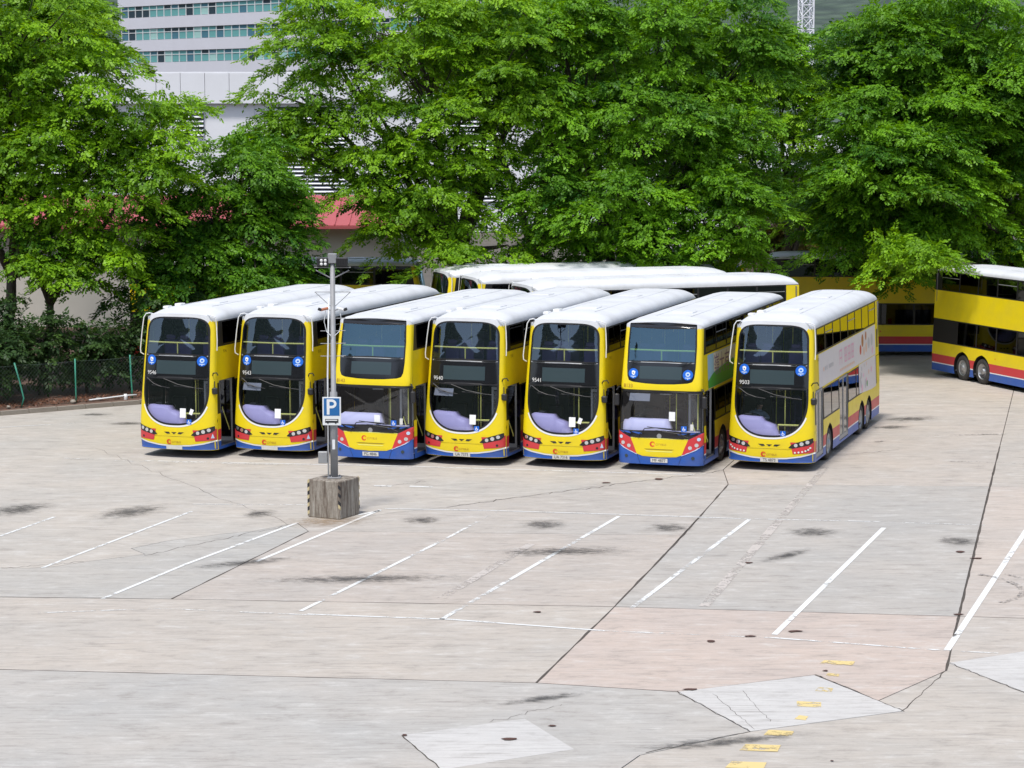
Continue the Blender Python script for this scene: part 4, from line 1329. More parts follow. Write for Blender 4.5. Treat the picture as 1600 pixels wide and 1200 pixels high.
for (kd, x, y, num, plate, stick, lab) in front_row:
    k = KA if kd == 'A' else KB
    if not used[kd]:
        root = protoA if kd == 'A' else protoB
        used[kd] = True
    else:
        root = copy_tree(spare[kd])
    place(root, x, y, TH + random.uniform(-.5, .5))
    tag(root, lab, 'bus', ROW)
    add_doors(root, k, DOORS_A if kd == 'A' else DOORS_B, opened=(num != '9503'))
    if kd == 'A':
        front_text(k, num, -.93, 2.475, .11, .008, M['cream_ink'], 'fleet_number', root)
        side_text(k, 1, num, 1.0, 3.10, .09, .006, M['dim_ink'], 'fleet_number', root)
        if stick:
            add_sticker(k, root, -.80, 2.90, .15, True); add_sticker(k, root, .84, 2.90, .15, False)
        add_access(k, root, .42 + random.uniform(-.05, .1), 1.10, .075)
        if num != '9503':
            px_ = .22 + random.uniform(-.05, .08)
            front_patch(k, [(px_, 1.22), (px_ + .19, 1.22), (px_ + .19, 1.50), (px_, 1.50)], .002, M['paper'], 'notice_sheet', root, (1,))
        if num in ('9546', '9543', '9541'):
            vs = [(-.06, 0), (.06, 0), (0, .14)]
            front_patch(k, [(1.13, .62), (1.21, .62), (1.17, .76)], .009, M['pale'], 'corner_sticker', root, (1,))
    else:
        front_text(k, num, -1.08, 2.40, .10, .006, M['brown_ink'], 'fleet_number', root)
        if stick:
            add_sticker(k, root, -.80, 2.80, .145, True); add_sticker(k, root, .80, 2.80, .145, False)
        add_access(k, root, .72, 1.26, .08)
        px_ = .12 if num == '8143' else .28
        zz_ = 1.22 if num == '8143' else 1.48
        front_patch(k, [(px_, zz_), (px_ + .18, zz_), (px_ + .18, zz_ + .26), (px_, zz_ + .26)], .002, M['paper'], 'notice_sheet', root, (1,))
        front_patch(k, [(.90, 1.22), (.99, 1.22), (.99, 1.40), (.90, 1.40)], .002, M['plate'], 'notice_sheet', root, (1,))
    if num in ('9540', '8133', '9543'):
        front_patch(k, [(-.92, 2.02), (-.30, 2.02), (-.28, 2.24), (-.88, 2.24)], -.012, M['lining'], 'sun_blind', root, (1, .5))
    if num == '9503':                                        # daytime running lights in the red corners
        for s in (-1, 1):
            for (hx, hz_) in ((.74, .565), (.84, .575), (.94, .592), (1.03, .615), (1.10, .65), (1.15, .70)):
                front_patch(k, circle(s * hx, hz_, .028, 10), .012, M['cream_ink'], 'running_light', root, (1, .5))
    if num in ('9541', '9546'):
        front_patch(k, [(.48, 1.34), (.58, 1.30), (.64, 1.46), (.54, 1.50)], .002, M['paper'], 'notice_sheet', root, (1,))
    if plate:
        front_text(k, plate, 0, .29, .085, .033, M['ink'], 'plate_text', root, True, .92)
    buses[num] = root

# side adverts
b7 = buses['9503']
M['ad_white'] = simple('advert_white', (0.72, 0.68, 0.68), 0.4, dirt=0.04)
M['ad_pink'] = simple('advert_pink', (0.78, 0.42, 0.55), 0.4)
M['ad_peach'] = simple('advert_peach', (0.78, 0.52, 0.40), 0.4)
M['ad_brown'] = simple('advert_brown', (0.45, 0.16, 0.07), 0.4)
M['ad_red'] = simple('advert_red', (0.60, 0.08, 0.06), 0.4)
M['ad_grey'] = simple('advert_grey', (0.50, 0.50, 0.52), 0.4)
M['ad_sky'] = simple('advert_sky', (0.30, 0.52, 0.78), 0.4)
M['ad_green'] = simple('advert_green', (0.05, 0.32, 0.06), 0.4)
M['ad_purple'] = simple('advert_purple', (0.20, 0.10, 0.36), 0.4)
ad = side_poly(KA, 1, [(1.2, 2.30), (11.3, 2.30), (11.3, 3.28), (1.2, 3.28)], .003, M['ad_white'], 'advert_panel', b7)
side_poly(KA, 1, [(8.0, 2.28), (11.3, 2.28), (11.3, 1.25), (10.35, 1.25), (8.0, 1.36)], .004, M['ad_white'], 'advert_wrap', b7)
for i, y in enumerate((1.9, 2.15, 2.4, 2.8, 3.0, 3.2, 3.4)):
    side_poly(KA, 1, [(y, 2.72), (y + .14, 2.72), (y + .14, 2.84), (y, 2.84)], .006, M['ad_grey' if i else 'ad_peach'], 'advert_lettering', ad)
for i in range(4):
    y = 4.6 + i * .62 + (.25 if i else 0)
    for (a, b, c, d) in ((0, .44, .40, .46), (0, .44, .18, .23), (0, .06, 0, .46), (.38, .44, 0, .46), (.19, .25, 0, .40), (.05, .4, 0, .05))[: 6 if i else 4]:
        side_poly(KA, 1, [(y + a, 2.62 + c), (y + b, 2.62 + c), (y + b, 2.62 + d), (y + a, 2.62 + d)], .006 + .0006 * random.random(), M['ad_pink'], 'advert_lettering', ad)
for i in range(9):
    y = 4.6 + i * .3
    side_poly(KA, 1, [(y, 2.42), (y + .22, 2.42), (y + .22, 2.50), (y, 2.50)], .006, M['ad_peach'], 'advert_lettering', ad)
for (y, z, r, mt) in ((8.4, 2.72, .16, 'ad_red'), (8.8, 2.98, .2, 'ad_brown'), (9.05, 2.62, .14, 'ad_peach'), (9.45, 3.08, .14, 'ad_brown'), (9.5, 2.7, .16, 'ad_peach'), (10.0, 2.8, .18, 'ad_grey'), (10.6, 2.85, .2, 'ad_grey'), (10.7, 2.5, .12, 'ad_pink')):
    side_poly(KA, 1, [(a, b * 1.0) for (a, b) in circle(y, z, r, 18)], .006 + .0008 * random.random(), M[mt], 'advert_picture', ad)
for i in range(14):
    y, z = random.uniform(8.2, 11.0), random.uniform(1.4, 2.2)
    side_poly(KA, 1, circle(y, z, random.uniform(.06, .13), 12), .007 + .0001 * i, M[random.choice(['ad_grey', 'ad_pink', 'ad_grey', 'ad_peach', 'ad_green'])], 'advert_picture', ad)
b6 = buses['8133']
ad = side_poly(KB, 1, [(.95, 2.32), (11.2, 2.32), (11.2, 3.30), (.95, 3.30)], .003, M['ad_sky'], 'advert_panel', b6)
side_poly(KB, 1, [(.95, 2.33), (6, 2.33), (6, 2.75), (4.2, 2.9), (2.6, 2.8), (1.6, 2.72), (.95, 2.55)], .005, M['ad_green'], 'advert_picture', ad)
side_poly(KB, 1, [(1.7, 2.75), (2.6, 2.83), (4.2, 2.93), (6, 2.8), (6, 3.29), (1.7, 3.29)], .005, M['ad_white'], 'advert_picture', ad)
side_text(KB, 1, '嶺大有', 1.75, 2.62, .62, .008, M['ad_purple'], 'advert_lettering', ad)

# second row and the buses under the trees
others = [
    ('A', -0.08, 80.28, 68.5, .90, 'yellow double-decker bus facing left, white roof nearest behind the front row', 'buses of the second row'),
    ('A', -1.95, 84.1, 70.5, .87, 'yellow double-decker bus facing left, middle of the three white roofs behind the front row', 'buses of the second row'),
    ('A', -3.15, 87.4, 71, .96, 'yellow double-decker bus facing left, farthest of the three roofs behind the front row', 'buses of the second row'),
    ('B', 21.8, 79.29, -20.0, 1.0, 'yellow double-decker bus cut off by the right edge, two rear wheels in view', None),
    ('B', 23.0, 98.0, -88.5, 1.0, 'yellow double-decker bus standing crosswise in shade under the right-hand trees', None),
    ('B', -3.4, 93.6, -88, 1.0, 'yellow double-decker bus standing crosswise behind the lamp pole, half hidden by leaves', None),
    ('A', 8.3, 93.0, 0, 1.0, 'yellow double-decker bus facing the yard, nearly hidden by the drooping middle tree', None),
]
for (kd, x, y, th, sy, lab, grp) in others:
    root = copy_tree(spare[kd], None, () if x > 20 else INNER)
    place(root, x, y, th, sy)
    add_doors(root, KA if kd == 'A' else KB, DOORS_A if kd == 'A' else DOORS_B, False)
    tag(root, lab, 'bus', grp)
    if 'group' in root and grp is None: del root['group']
    for s_ in ((-.25, .0), (.05, .0)):
        pass
def kill(o):
    for c in list(o.children): kill(c)
    bpy.data.objects.remove(o)
for s_ in spare.values(): kill(s_)

# ------------------------------------------------------------------ driver asleep at the wheel in the right-hand bus
def skin_body(name, joints, edges, mat, loc, rz):
    me = bpy.data.meshes.new(name)
    me.from_pydata([j[0] for j in joints], edges, [])
    o = bpy.data.objects.new(name, me)
    col.objects.link(o)
    sk = o.modifiers.new('skin', 'SKIN')
    sk.use_smooth_shade = True
    for i, j in enumerate(joints):
        sv_ = me.skin_vertices[0].data[i]
        sv_.radius = (j[1], j[1] * (j[2] if len(j) > 2 else 1))
        sv_.use_root = (i == 0)
    ss = o.modifiers.new('sub', 'SUBSURF'); ss.levels = 2; ss.render_levels = 2
    dg = bpy.context.evaluated_depsgraph_get(); dg.update()
    me2 = bpy.data.meshes.new_from_object(o.evaluated_get(dg))
    bpy.data.objects.remove(o); bpy.data.meshes.remove(me)
    me2.name = name
    me2.materials.clear()
    for m_ in mat: me2.materials.append(m_)
    p = link(bpy.data.objects.new(name, me2))
    p.location = loc; p.rotation_euler = (0, 0, rz)
    return p
M['skin'] = simple('skin_tone', (0.42, 0.26, 0.18), 0.6)
M['shirt'] = simple('shirt_blue_grey', (0.30, 0.36, 0.44), 0.85)
M['hair'] = simple('hair_dark', (0.015, 0.012, 0.012), 0.7)
M['trouser'] = simple('trousers_dark', (0.03, 0.03, 0.04), 0.9)
J = [((0, .05, .98), .15), ((0, .08, 1.18), .15), ((.02, .06, 1.38), .16), ((.04, .02, 1.52), .10), ((.07, -.01, 1.60), .055), ((.10, -.04, 1.70), .095), ((.12, -.05, 1.80), .085),
     ((-.19, .03, 1.46), .07), ((-.27, -.14, 1.26), .05), ((-.12, -.34, 1.30), .04), ((-.06, -.40, 1.34), .035),
     ((.22, .03, 1.46), .07), ((.38, -.12, 1.34), .05), ((.30, -.34, 1.36), .04), ((.22, -.42, 1.38), .035),
     ((-.11, -.05, .95), .10), ((-.13, -.42, .93), .075), ((-.13, -.46, .55), .05), ((-.13, -.50, .42), .045),
     ((.11, -.05, .95), .10), ((.13, -.42, .93), .075), ((.13, -.46, .55), .05), ((.13, -.50, .42), .045)]
EJ = [(0, 1), (1, 2), (2, 3), (3, 4), (4, 5), (5, 6), (2, 7), (7, 8), (8, 9), (9, 10), (2, 11), (11, 12), (12, 13), (13, 14), (0, 15), (15, 16), (16, 17), (17, 18), (0, 19), (19, 20), (20, 21), (21, 22)]
th7 = -b7.rotation_euler.z
lx, ly = -.70, 1.58
pos = (b7.location.x + lx * math.cos(th7) + ly * math.sin(th7), b7.location.y - lx * math.sin(th7) + ly * math.cos(th7), 0)
person = skin_body('person', J, EJ, [M['shirt'], M['skin'], M['trouser']], pos, -th7)
for p in person.data.polygons:
    c = p.center
    if c.z > 1.585: p.material_index = 1
    elif c.z < .92 or (c.y < -.1 and c.z < 1.02): p.material_index = 2
    elif c.y < -.36 and c.z > 1.1: p.material_index = 1
tag(person, 'driver in blue-grey shirt leaning over the wheel of the rightmost front-row bus', 'person')
hv_, hf_ = [], []
m = MB()
for i in range(9):
    a = math.pi * .62 * i / 8
    m.lathe([], 1) if False else None
prof = [(.001, .10), (.05, .095), (.085, .06), (.104, .01), (.106, -.04), (.095, -.07)]
m.lathe(prof, 16, 'z', (.115, -.03, 1.79))
m.build('hair', M['hair'], person, True)
m = MB()
for ex in (-.035, .035):
    m.lathe([(.001, -.012), (.012, -.004), (.012, .004), (.001, .012)], 8, 'y', (.115 + ex, -.135, 1.755))
m.build('eyes', M['ink'], person, True)
m = MB().tube([(.11, -.13, 1.74), (.11, -.155, 1.715), (.11, -.135, 1.70)], [.008, .016, .01], 6)
m.build('nose', M['skin'], person, True)
M['lip'] = simple('lip_tone', (0.30, 0.12, 0.10), 0.6)
MB().tube([(.08, -.128, 1.672), (.11, -.136, 1.668), (.14, -.128, 1.672)], .007, 6).build('mouth', M['lip'], person, True)
m = MB()
for sx, bx, by, bz in ((-1, -.06, -.40, 1.34), (1, .22, -.42, 1.38)):
    for i in range(4):
        x0 = bx + (i - 1.5) * .02
        m.tube([(x0, by, bz + .01), (x0, by - .055, bz + .02 - .004 * i), (x0, by - .08 + .004 * i, bz - .005), (x0, by - .06, bz - .03)], [.010, .010, .009, .008], 6)
    m.tube([(bx - sx * .03, by + .01, bz), (bx - sx * .05, by - .03, bz + .015), (bx - sx * .035, by - .06, bz + .02)], [.011, .010, .008], 6)
m.build('fingers', M['skin'], person, True)
# ------------------------------------------------------------------ lamp pole on a concrete block
M['block'] = simple('weathered_block', (0.33, 0.30, 0.26), 0.9, bump=0.5, bscale=14)
bn, bl, bb = nodes_of(M['block'])
tc = bn.new('ShaderNodeTexCoord')
mp = bn.new('ShaderNodeMapping'); mp.inputs['Scale'].default_value = (6, 6, 0.7)
bl.new(tc.outputs['Object'], mp.inputs['Vector'])
no = bn.new('ShaderNodeTexNoise'); no.inputs['Scale'].default_value = 1.6; no.inputs['Detail'].default_value = 8; no.inputs['Roughness'].default_value = .72
bl.new(mp.outputs[0], no.inputs['Vector'])
cr = bn.new('ShaderNodeValToRGB')
for i, (p, c) in enumerate(((.28, (.42, .40, .36, 1)), (.44, (.29, .26, .22, 1)), (.56, (.15, .12, .095, 1)), (.70, (.055, .045, .038, 1)))):
    e = cr.color_ramp.elements[i] if i < 2 else cr.color_ramp.elements.new(p)
    e.position = p; e.color = c
bl.new(no.outputs['Fac'], cr.inputs['Fac']); bl.new(cr.outputs[0], bb.inputs['Base Color'])
M['galv'] = simple('galvanised_steel', (0.29, 0.30, 0.32), 0.55, metal=0.2, dirt=0.3, dscale=4)
M['signblue'] = simple('sign_blue', (0.015, 0.13, 0.36), 0.4)
M['signwhite'] = simple('sign_white', (0.74, 0.76, 0.77), 0.45)
M['flood'] = simple('flood_lens', (0.75, 0.76, 0.74), 0.2)
M['tape_y'] = simple('hazard_tape_pale', (0.55, 0.46, 0.26), 0.6)

BX, BY = -4.55, 58.05
BR = R(-27)
blk = empty('concrete_block', (BX, BY, 0), BR, 'stained square concrete block with hazard tape carrying the lamp pole', 'block')
MB().box(-.48, .48, -.48, .48, 0, .97, .02).build('block', M['block'], blk)
m = MB(); m.prism([(-.30 + .02 * i, -.3) for i in range(2)] + [(.3, -.28), (.26, .3), (-.3, .24)], .968, .985)
for (cx, cy) in ((-.481, -.481), (.481, -.481), (.481, .481)):
    for i in range(9):
        if cx > 0 and random.random() < .45: continue
        z0 = .06 + i * .10
        mt = M['ink'] if i % 2 else M['tape_y']
        sx, sy = math.copysign(1, cx), math.copysign(1, cy)
        t = MB()
        t.quad((cx + sx * .002, cy + sy * .002, z0), (cx - sx * .055, cy + sy * .002, z0 + .04), (cx - sx * .055, cy + sy * .002, z0 + .13), (cx + sx * .002, cy + sy * .002, z0 + .09))
        t.quad((cx + sx * .002, cy + sy * .002, z0), (cx + sx * .002, cy - sy * .04, z0 - .03), (cx + sx * .002, cy - sy * .04, z0 + .06), (cx + sx * .002, cy + sy * .002, z0 + .09))
        t.build('hazard_stripe', mt, blk)

pole = empty('lamp_pole', (BX + .02, BY + .02, .97), 0, 'grey steel lamp pole with floodlights standing on the stained concrete block', 'lamp pole')
H_ = 5.70
m = MB(); m.tube([(0, 0, 0), (0, 0, 2.2), (0, 0, 2.22), (0, 0, H_)], [.098, .094, .066, .062], 16)
m.build('shaft', M['galv'], pole, True)
m = MB(); m.box(-.17, .17, -.17, .17, 0, .03, .008)
for sx in (-.13, .13):
    for sy in (-.13, .13): m.lathe([(.02, .03), (.02, .06), (0, .06)], 6, 'z', (sx, sy, 0))
m.build('base_plate', M['galv'], pole)
MB().lathe([(.112, 1.55), (.112, 1.60)], 16, 'z').build('pole_band', M['signwhite'], pole, True)
MB().box(-.035, .035, -.115, -.104, .75, 1.0).build('pole_label', M['signwhite'], pole)
MB().tube([(-.145, -.03, .02), (-.145, -.03, 2.6), (-.12, -.02, 3.6), (-.10, -.02, 4.6)], .022, 8).build('cable_conduit', M['signwhite'], pole, True)
MB().box(-.40, -.17, -.08, .05, .38, .68, .01).build('junction_box', M['grey'], pole)
MB().box(-.11, .11, -.09, .09, H_ - .22, H_ + .02, .01).build('pole_head', M['galv'], pole)
# floodlights on a cross arm with braces
for s in (-1, 1):
    a = MB(); a.tube([(0, 0, H_ - .62), (s * .42, 0, H_ - .40)], .016, 6); a.tube([(0, 0, H_ - .33), (s * .46, 0, H_ - .33)], .014, 6)
    a.build('lamp_bracket', M['galv'], pole)
    fl = MB(); fl.box(s * .24 - (.15), s * .24 + .15, -.10, .10, H_ - .30, H_ - .08, .015)
    fl = fl.build('floodlight', M['plastic'], pole)
    fl.rotation_euler = (0, 0, 0)
    if s < 0:
        for ix in (0, 1):
            for iz in (0, 1):
                MB().lathe([(.038, 0), (.036, -.012), (.02, -.02), (0, -.02)], 16, 'y', (-.27 + ix * .10, -.10, H_ - .24 + iz * .09)).build('flood_lens', M['flood'], fl, True)
    else:
        f2 = MB()
        for i in range(5): f2.box(.12 + i * .06, .13 + i * .06, -.125, -.10, H_ - .29, H_ - .10)
        f2.build('cooling_fin', M['plastic'], fl)
# old aerial frame, cctv cameras and their leads
a = MB(); a.tube([(-.45, 0, H_ - .95), (.45, 0, H_ - .95)], .010, 6); a.tube([(-.45, 0, H_ - .95), (-.05, 0, H_ - 1.32)], .010, 6); a.tube([(.45, 0, H_ - .95), (.05, 0, H_ - 1.32)], .010, 6)
a.build('aerial_frame', M['galv'], pole)
M['rustcam'] = simple('camera_rust', (0.40, 0.14, 0.07), 0.6)
for s in (-1, 1):
    arm = MB().tube([(s * .05, 0, H_ - 1.42), (s * .14, -.03, H_ - 1.38)], .018, 6).build('camera_arm', M['galv'], pole)
    c = MB(); c.tube([(s * .12, -.02, H_ - 1.36), (s * .30, -.08, H_ - 1.40)], .035, 8)
    c = c.build('cctv_camera', M['rustcam'] if s < 0 else M['signwhite'], arm)
    MB().tube([(s * .29, -.077, H_ - 1.398), (s * .36, -.10, H_ - 1.37)], .038, 8).build('camera_hood', M['plastic'], arm)
    MB().tube([(s * .18, -.02, H_ - 1.42), (s * .22, -.03, H_ - 1.7), (s * .16, -.03, H_ - 1.95), (s * .05, -.08, H_ - 2.05)], .009, 6).build('camera_lead', M['signwhite'], pole)
    for i in range(4):
        z = H_ - 1.62 - i * .32
        MB().tube([(s * .07, 0, z), (s * .32, 0, z + (.01 if s > 0 else 0))], .010, 6).build('climbing_step', M['galv'], pole)
# parking sign
sg = empty('parking_sign', (BX - .02, BY - .11, 2.34), R(-3), 'blue and white parking sign with letter P and bus symbol on the lamp pole', 'sign')
MB().box(-.235, .235, -.012, .012, 0, .72, .004).build('sign_plate', M['signwhite'], sg)
MB().box(-.20, .20, -.0155, -.0125, .245, .69).build('blue_field', M['signblue'], sg)
P_ = MB()
P_.box(-.125, -.055, -.0185, -.0158, .275, .665)
o_ = [(.0 + .125 * math.cos(t), .55 + .115 * math.sin(t)) for t in [math.pi / 2 - math.pi * i / 14 for i in range(15)]]
i_ = [(.0 + .062 * math.cos(t), .55 + .05 * math.sin(t)) for t in [math.pi / 2 - math.pi * i / 14 for i in range(15)]]
for i in range(14):
    P_.quad((o_[i][0], -.0185, o_[i][1]), (o_[i + 1][0], -.0185, o_[i + 1][1]), (i_[i + 1][0], -.0185, i_[i + 1][1]), (i_[i][0], -.0185, i_[i][1]))
P_.quad((-.055, -.0185, .60), (0, -.0185, .60), (0, -.0185, .665), (-.055, -.0185, .665))
P_.quad((-.055, -.0185, .435), (0, -.0185, .435), (0, -.0185, .50), (-.055, -.0185, .50))
P_.build('letter_p', M['signwhite'], sg)
b_ = MB(); b_.box(-.17, .17, -.0165, -.0128, .065, .16); b_.build('bus_symbol', M['ink'], sg)
w_ = MB(); w_.box(-.155, .14, -.0185, -.0167, .118, .142)
w_.build('symbol_window', M['signwhite'], sg)
for x in (-.1, .1):
    MB().lathe([(.022, -.0185), (0, -.0185)], 14, 'y', (x, 0, .062)).build('symbol_wheel', M['ink'], sg)
MB().box(-.17, -.15, .012, .03, .30, .34).build('sign_clamp', M['galv'], sg)

# ------------------------------------------------------------------ chain link fence on the left
M['post'] = simple('green_post', (0.03, 0.28, 0.19), 0.5, dirt=0.25, dscale=5)
M['wire'] = simple('fence_wire', (0.10, 0.14, 0.12), 0.6, metal=0.3)
P0 = [(-21.9, 75.3), (-20.3, 76.35), (-18.6, 77.55), (-16.92, 78.79), (-15.27, 80.1), (-13.52, 81.4), (-12.2, 82.8)]
fen = empty('chain_link_fence', (P0[3][0], P0[3][1], .1), 0, 'green-posted chain link fence on the kerb left of the buses', 'fence')
rel = [Vector((p[0] - P0[3][0], p[1] - P0[3][1], 0)) for p in P0]
for i, p in enumerate(rel):
    lean = Vector((-.2, 0, 0)) if i == 3 else Vector((random.uniform(-.06, .02), 0, 0))
    bend = Vector((.10, 0, .35)) if i == 3 else Vector((0, 0, .3))
    h = 1.58
    MB().tube([p, p + bend * (1 if i == 3 else 1), p + bend * .9 + lean * .6 + Vector((0, 0, .6)), p + lean + Vector((0, 0, h))], .028, 8).build('fence_post', M['post'], fen, True)
for i in range(len(rel) - 1):
    a, b = rel[i], rel[i + 1]
    L_ = (b - a).length
    m = MB()
    hN = 1.45
    sp = .14
    k_ = int((L_ + hN) / sp)
    for j in range(k_):
        for sg_ in (1, -1):
            t0 = j * sp - hN
            pts = []
            for q in (max(0, -t0), min(hN, L_ - t0)):
                u = t0 + q
                zq = q + .05 if sg_ > 0 else hN - q + .05
                pts.append(a.lerp(b, min(1, max(0, u / L_))) + Vector((0, 0, zq)))
            if (pts[1] - pts[0]).length > .05:
                m.tube(pts, .0026, 3, False)
    m.tube([a + Vector((0, 0, 1.5)), a.lerp(b, .5) + Vector((0, 0, 1.47)), b + Vector((0, 0, 1.5))], .005, 4)
    o = m.build('wire_mesh', M['wire'], fen)
    o['kind'] = 'stuff'
pr = empty('pipe_rail', (-13.9, 80.9, .1), 0, 'short white pipe lying along the kerb beside the leftmost bus', 'pipe')
MB().tube([(-.95, -.64, .10), (-.5, -.33, .12), (.2, .18, .16), (.55, .42, .16)], .03, 8).build('pipe', M['signwhite'], pr, True)
MB().lathe([(.06, .0), (.075, .1), (.06, .22), (0, .22)], 12, 'z', (.2, .18, 0)).build('pipe_collar', M['signwhite'], pr, True)

# ------------------------------------------------------------------ buildings behind the trees
M['panel'] = simple('office_cladding', (0.62, 0.62, 0.68), 0.6, dirt=0.08, dscale=.3)
M['whitewall'] = simple('white_wall', (0.78, 0.79, 0.83), 0.7, dirt=0.08, dscale=.4)
M['cream'] = simple('cream_wall', (0.62, 0.60, 0.55), 0.85, dirt=0.15, dscale=.5)
M['redroof'] = simple('red_metal_roof', (0.42, 0.09, 0.10), 0.5, dirt=0.12, dscale=.8)
M['teal'] = simple('teal_glass', (0.14, 0.36, 0.36), 0.12, coat=.3)
M['tealpale'] = simple('pale_blind_glass', (0.34, 0.55, 0.52), 0.2, coat=.3)
M['tealdark'] = simple('dark_glass', (0.03, 0.05, 0.07), 0.1, coat=.3)
M['tealmid'] = simple('blue_glass', (0.07, 0.18, 0.24), 0.12, coat=.3)
M['alu'] = simple('white_window_frame', (0.60, 0.62, 0.63), 0.5)
M['louvre'] = simple('louvre_grey', (0.40, 0.41, 0.43), 0.6)
M['dark'] = simple('dark_void', (0.02, 0.022, 0.025), 0.7)

# office block: facade runs from far left to near right
ob = empty('office_block', tuple(far_at(190, 178, 360))[:2] + (0,), R(-45), 'tall grey office block with rows of teal windows, top left', 'building')
WP, FH, NC, NF = 1.82, 3.42, 40, 9
z_row = far_at(190, 29, 360).z           # foot of the top visible row of windows
base_z = z_row - 5 * FH
MB().box(0, NC * WP + 2, .35, 24, 0, base_z + 8 * FH + 2).build('core_wall', M['panel'], ob)
win_n = 0
meshes = {}
for r_ in range(0, 8):
    z0 = base_z + r_ * FH
    MB().box(-.4, NC * WP + 1.2, -.05, .345, z0 - 1.72, z0 - .02).build('spandrel', M['panel'], ob)
    if r_ < 1 or r_ > 6: continue
    for c_ in range(NC):
        x0 = .35 + c_ * WP
        kind = random.choices(['teal', 'tealpale', 'tealdark', 'tealmid'], [6, 2.5, 2.6, 2.4])[0]
        k2 = kind if random.random() < .6 else random.choice(['teal', 'tealmid', 'tealdark'])
        for (nm, a, b, mt) in (('window', 0.04, 1.06, kind), ('transom', 1.16, 1.62, k2)):
            key = (nm, mt)
            if key not in meshes:
                o = MB().box(.08, WP - .10, .14, .19, a, b).build(nm, M[mt], ob)
                meshes[key] = o
            else:
                o = meshes[key].copy(); link(o, ob)
            o.location = (x0, 0, z0)
    for c_ in range(NC + 1):
        x0 = .35 + c_ * WP
        if ('mul',) not in meshes:
            o = MB().box(-.09, .07, .06, .25, 0, 1.70).build('mullion', M['alu'], ob); meshes[('mul',)] = o
        else:
            o = meshes[('mul',)].copy(); link(o, ob)
        o.location = (x0, 0, z0)
    MB().box(.35, .35 + NC * WP, .08, .2, z0 + 1.06, z0 + 1.16).build('transom_bar', M['alu'], ob)

# white hall with a panelled parapet and louvres
wx0, wz = far_at(-60, 116, 200).x, far_at(240, 114, 200).z
wb = empty('white_hall', (wx0, 200, 0), R(-.9), 'white panelled hall with louvred vents seen through gaps in the trees', 'building')
Wd = far_at(1150, 116, 200).x - wx0
MB().box(0, Wd, .25, 22, 0, wz - 2.55).build('wall', M['whitewall'], wb)
np_ = int(Wd / 2.1)
for i in range(np_):
    MB().box(i * 2.1 + .02, (i + 1) * 2.1 - .02, -.35, .2, wz - 2.6, wz - .02).build('parapet_panel', M['whitewall'], wb)
MB().box(0, np_ * 2.1, -.3, .2, wz - .018, wz + .10).build('coping', M['whitewall'], wb)
for i in range(np_ // 2):
    if i % 9 in (3, 4): continue
    for (z0, z1) in ((0.4, 3.3), (3.34, 6.9), (6.94, wz - 2.66)):
        MB().box(i * 4.2 + .03, i * 4.2 + 4.17, .19, .246, z0, z1).build('wall_panel', M['whitewall'], wb)
def louvres(x0, x1, z0, z1, n_):
    lo = MB().box(x0, x1, .16, .185, z0, z1).build('louvre_bay', M['dark'], wb)
    for j in range(n_):
        zc = z0 + (z1 - z0) * (j + .5) / n_
        MB().add([(x0, .15, zc + .02), (x1, .15, zc + .02), (x1, -.05, zc - .12), (x0, -.05, zc - .12), (x0, .15, zc - .02), (x1, .15, zc - .02), (x1, -.05, zc - .16), (x0, -.05, zc - .16)],
                 [(0, 1, 2, 3), (7, 6, 5, 4), (3, 2, 6, 7)]).build('louvre_blade', M['whitewall'], lo)
def lx_(px): return far_at(px, 150, 200).x - wx0
louvres(lx_(275), lx_(318), wz - 5.4, wz - 2.7, 7)
louvres(lx_(419), lx_(478), wz - 12.0, wz - 2.9, 26)
louvres(lx_(480), lx_(540), wz - 12.0, wz - 2.9, 26)
louvres(lx_(30), lx_(120), wz - 11.0, wz - 2.9, 24)
louvres(lx_(700), lx_(790), wz - 11.0, wz - 2.9, 24)

# long low building with a red metal roof
rx0, rx1 = far_at(-160, 300, 106).x, far_at(625, 300, 106).x
ez = far_at(500, 352, 106).z
rb = empty('red_roofed_shed', (rx0, 106, 0), 0, 'long low cream building with a red metal roof behind the left trees', 'building')
Wd = rx1 - rx0
MB().box(0, Wd, .6, 9, 0, ez - .06).build('wall', M['cream'], rb)
roof_ = MB().add([(-.4, 0, ez), (Wd + .4, 0, ez), (Wd + .4, 5.2, ez + 1.2), (-.4, 5.2, ez + 1.2), (Wd + .4, 9.6, ez), (-.4, 9.6, ez), (-.4, 0, ez - .1), (Wd + .4, 0, ez - .1)],
                 [(0, 1, 2, 3), (3, 2, 4, 5), (6, 7, 1, 0)]).build('roof', M['redroof'], rb)
for i in range(int(Wd / .66)):
    x = .2 + i * .66
    MB().add([(x, -.02, ez - .01), (x + .05, -.02, ez - .01), (x + .05, 5.2, ez + 1.2), (x, 5.2, ez + 1.2), (x, -.02, ez + .05), (x + .05, -.02, ez + .05), (x + .05, 5.2, ez + 1.26), (x, 5.2, ez + 1.26)],
             [(4, 5, 6, 7), (0, 4, 7, 3), (1, 2, 6, 5), (0, 1, 5, 4)]).build('roof_seam', M['redroof'], roof_)
MB().box(-.4, Wd + .4, -.14, -.02, ez - .16, ez - .03).build('gutter', M['redroof'], rb)
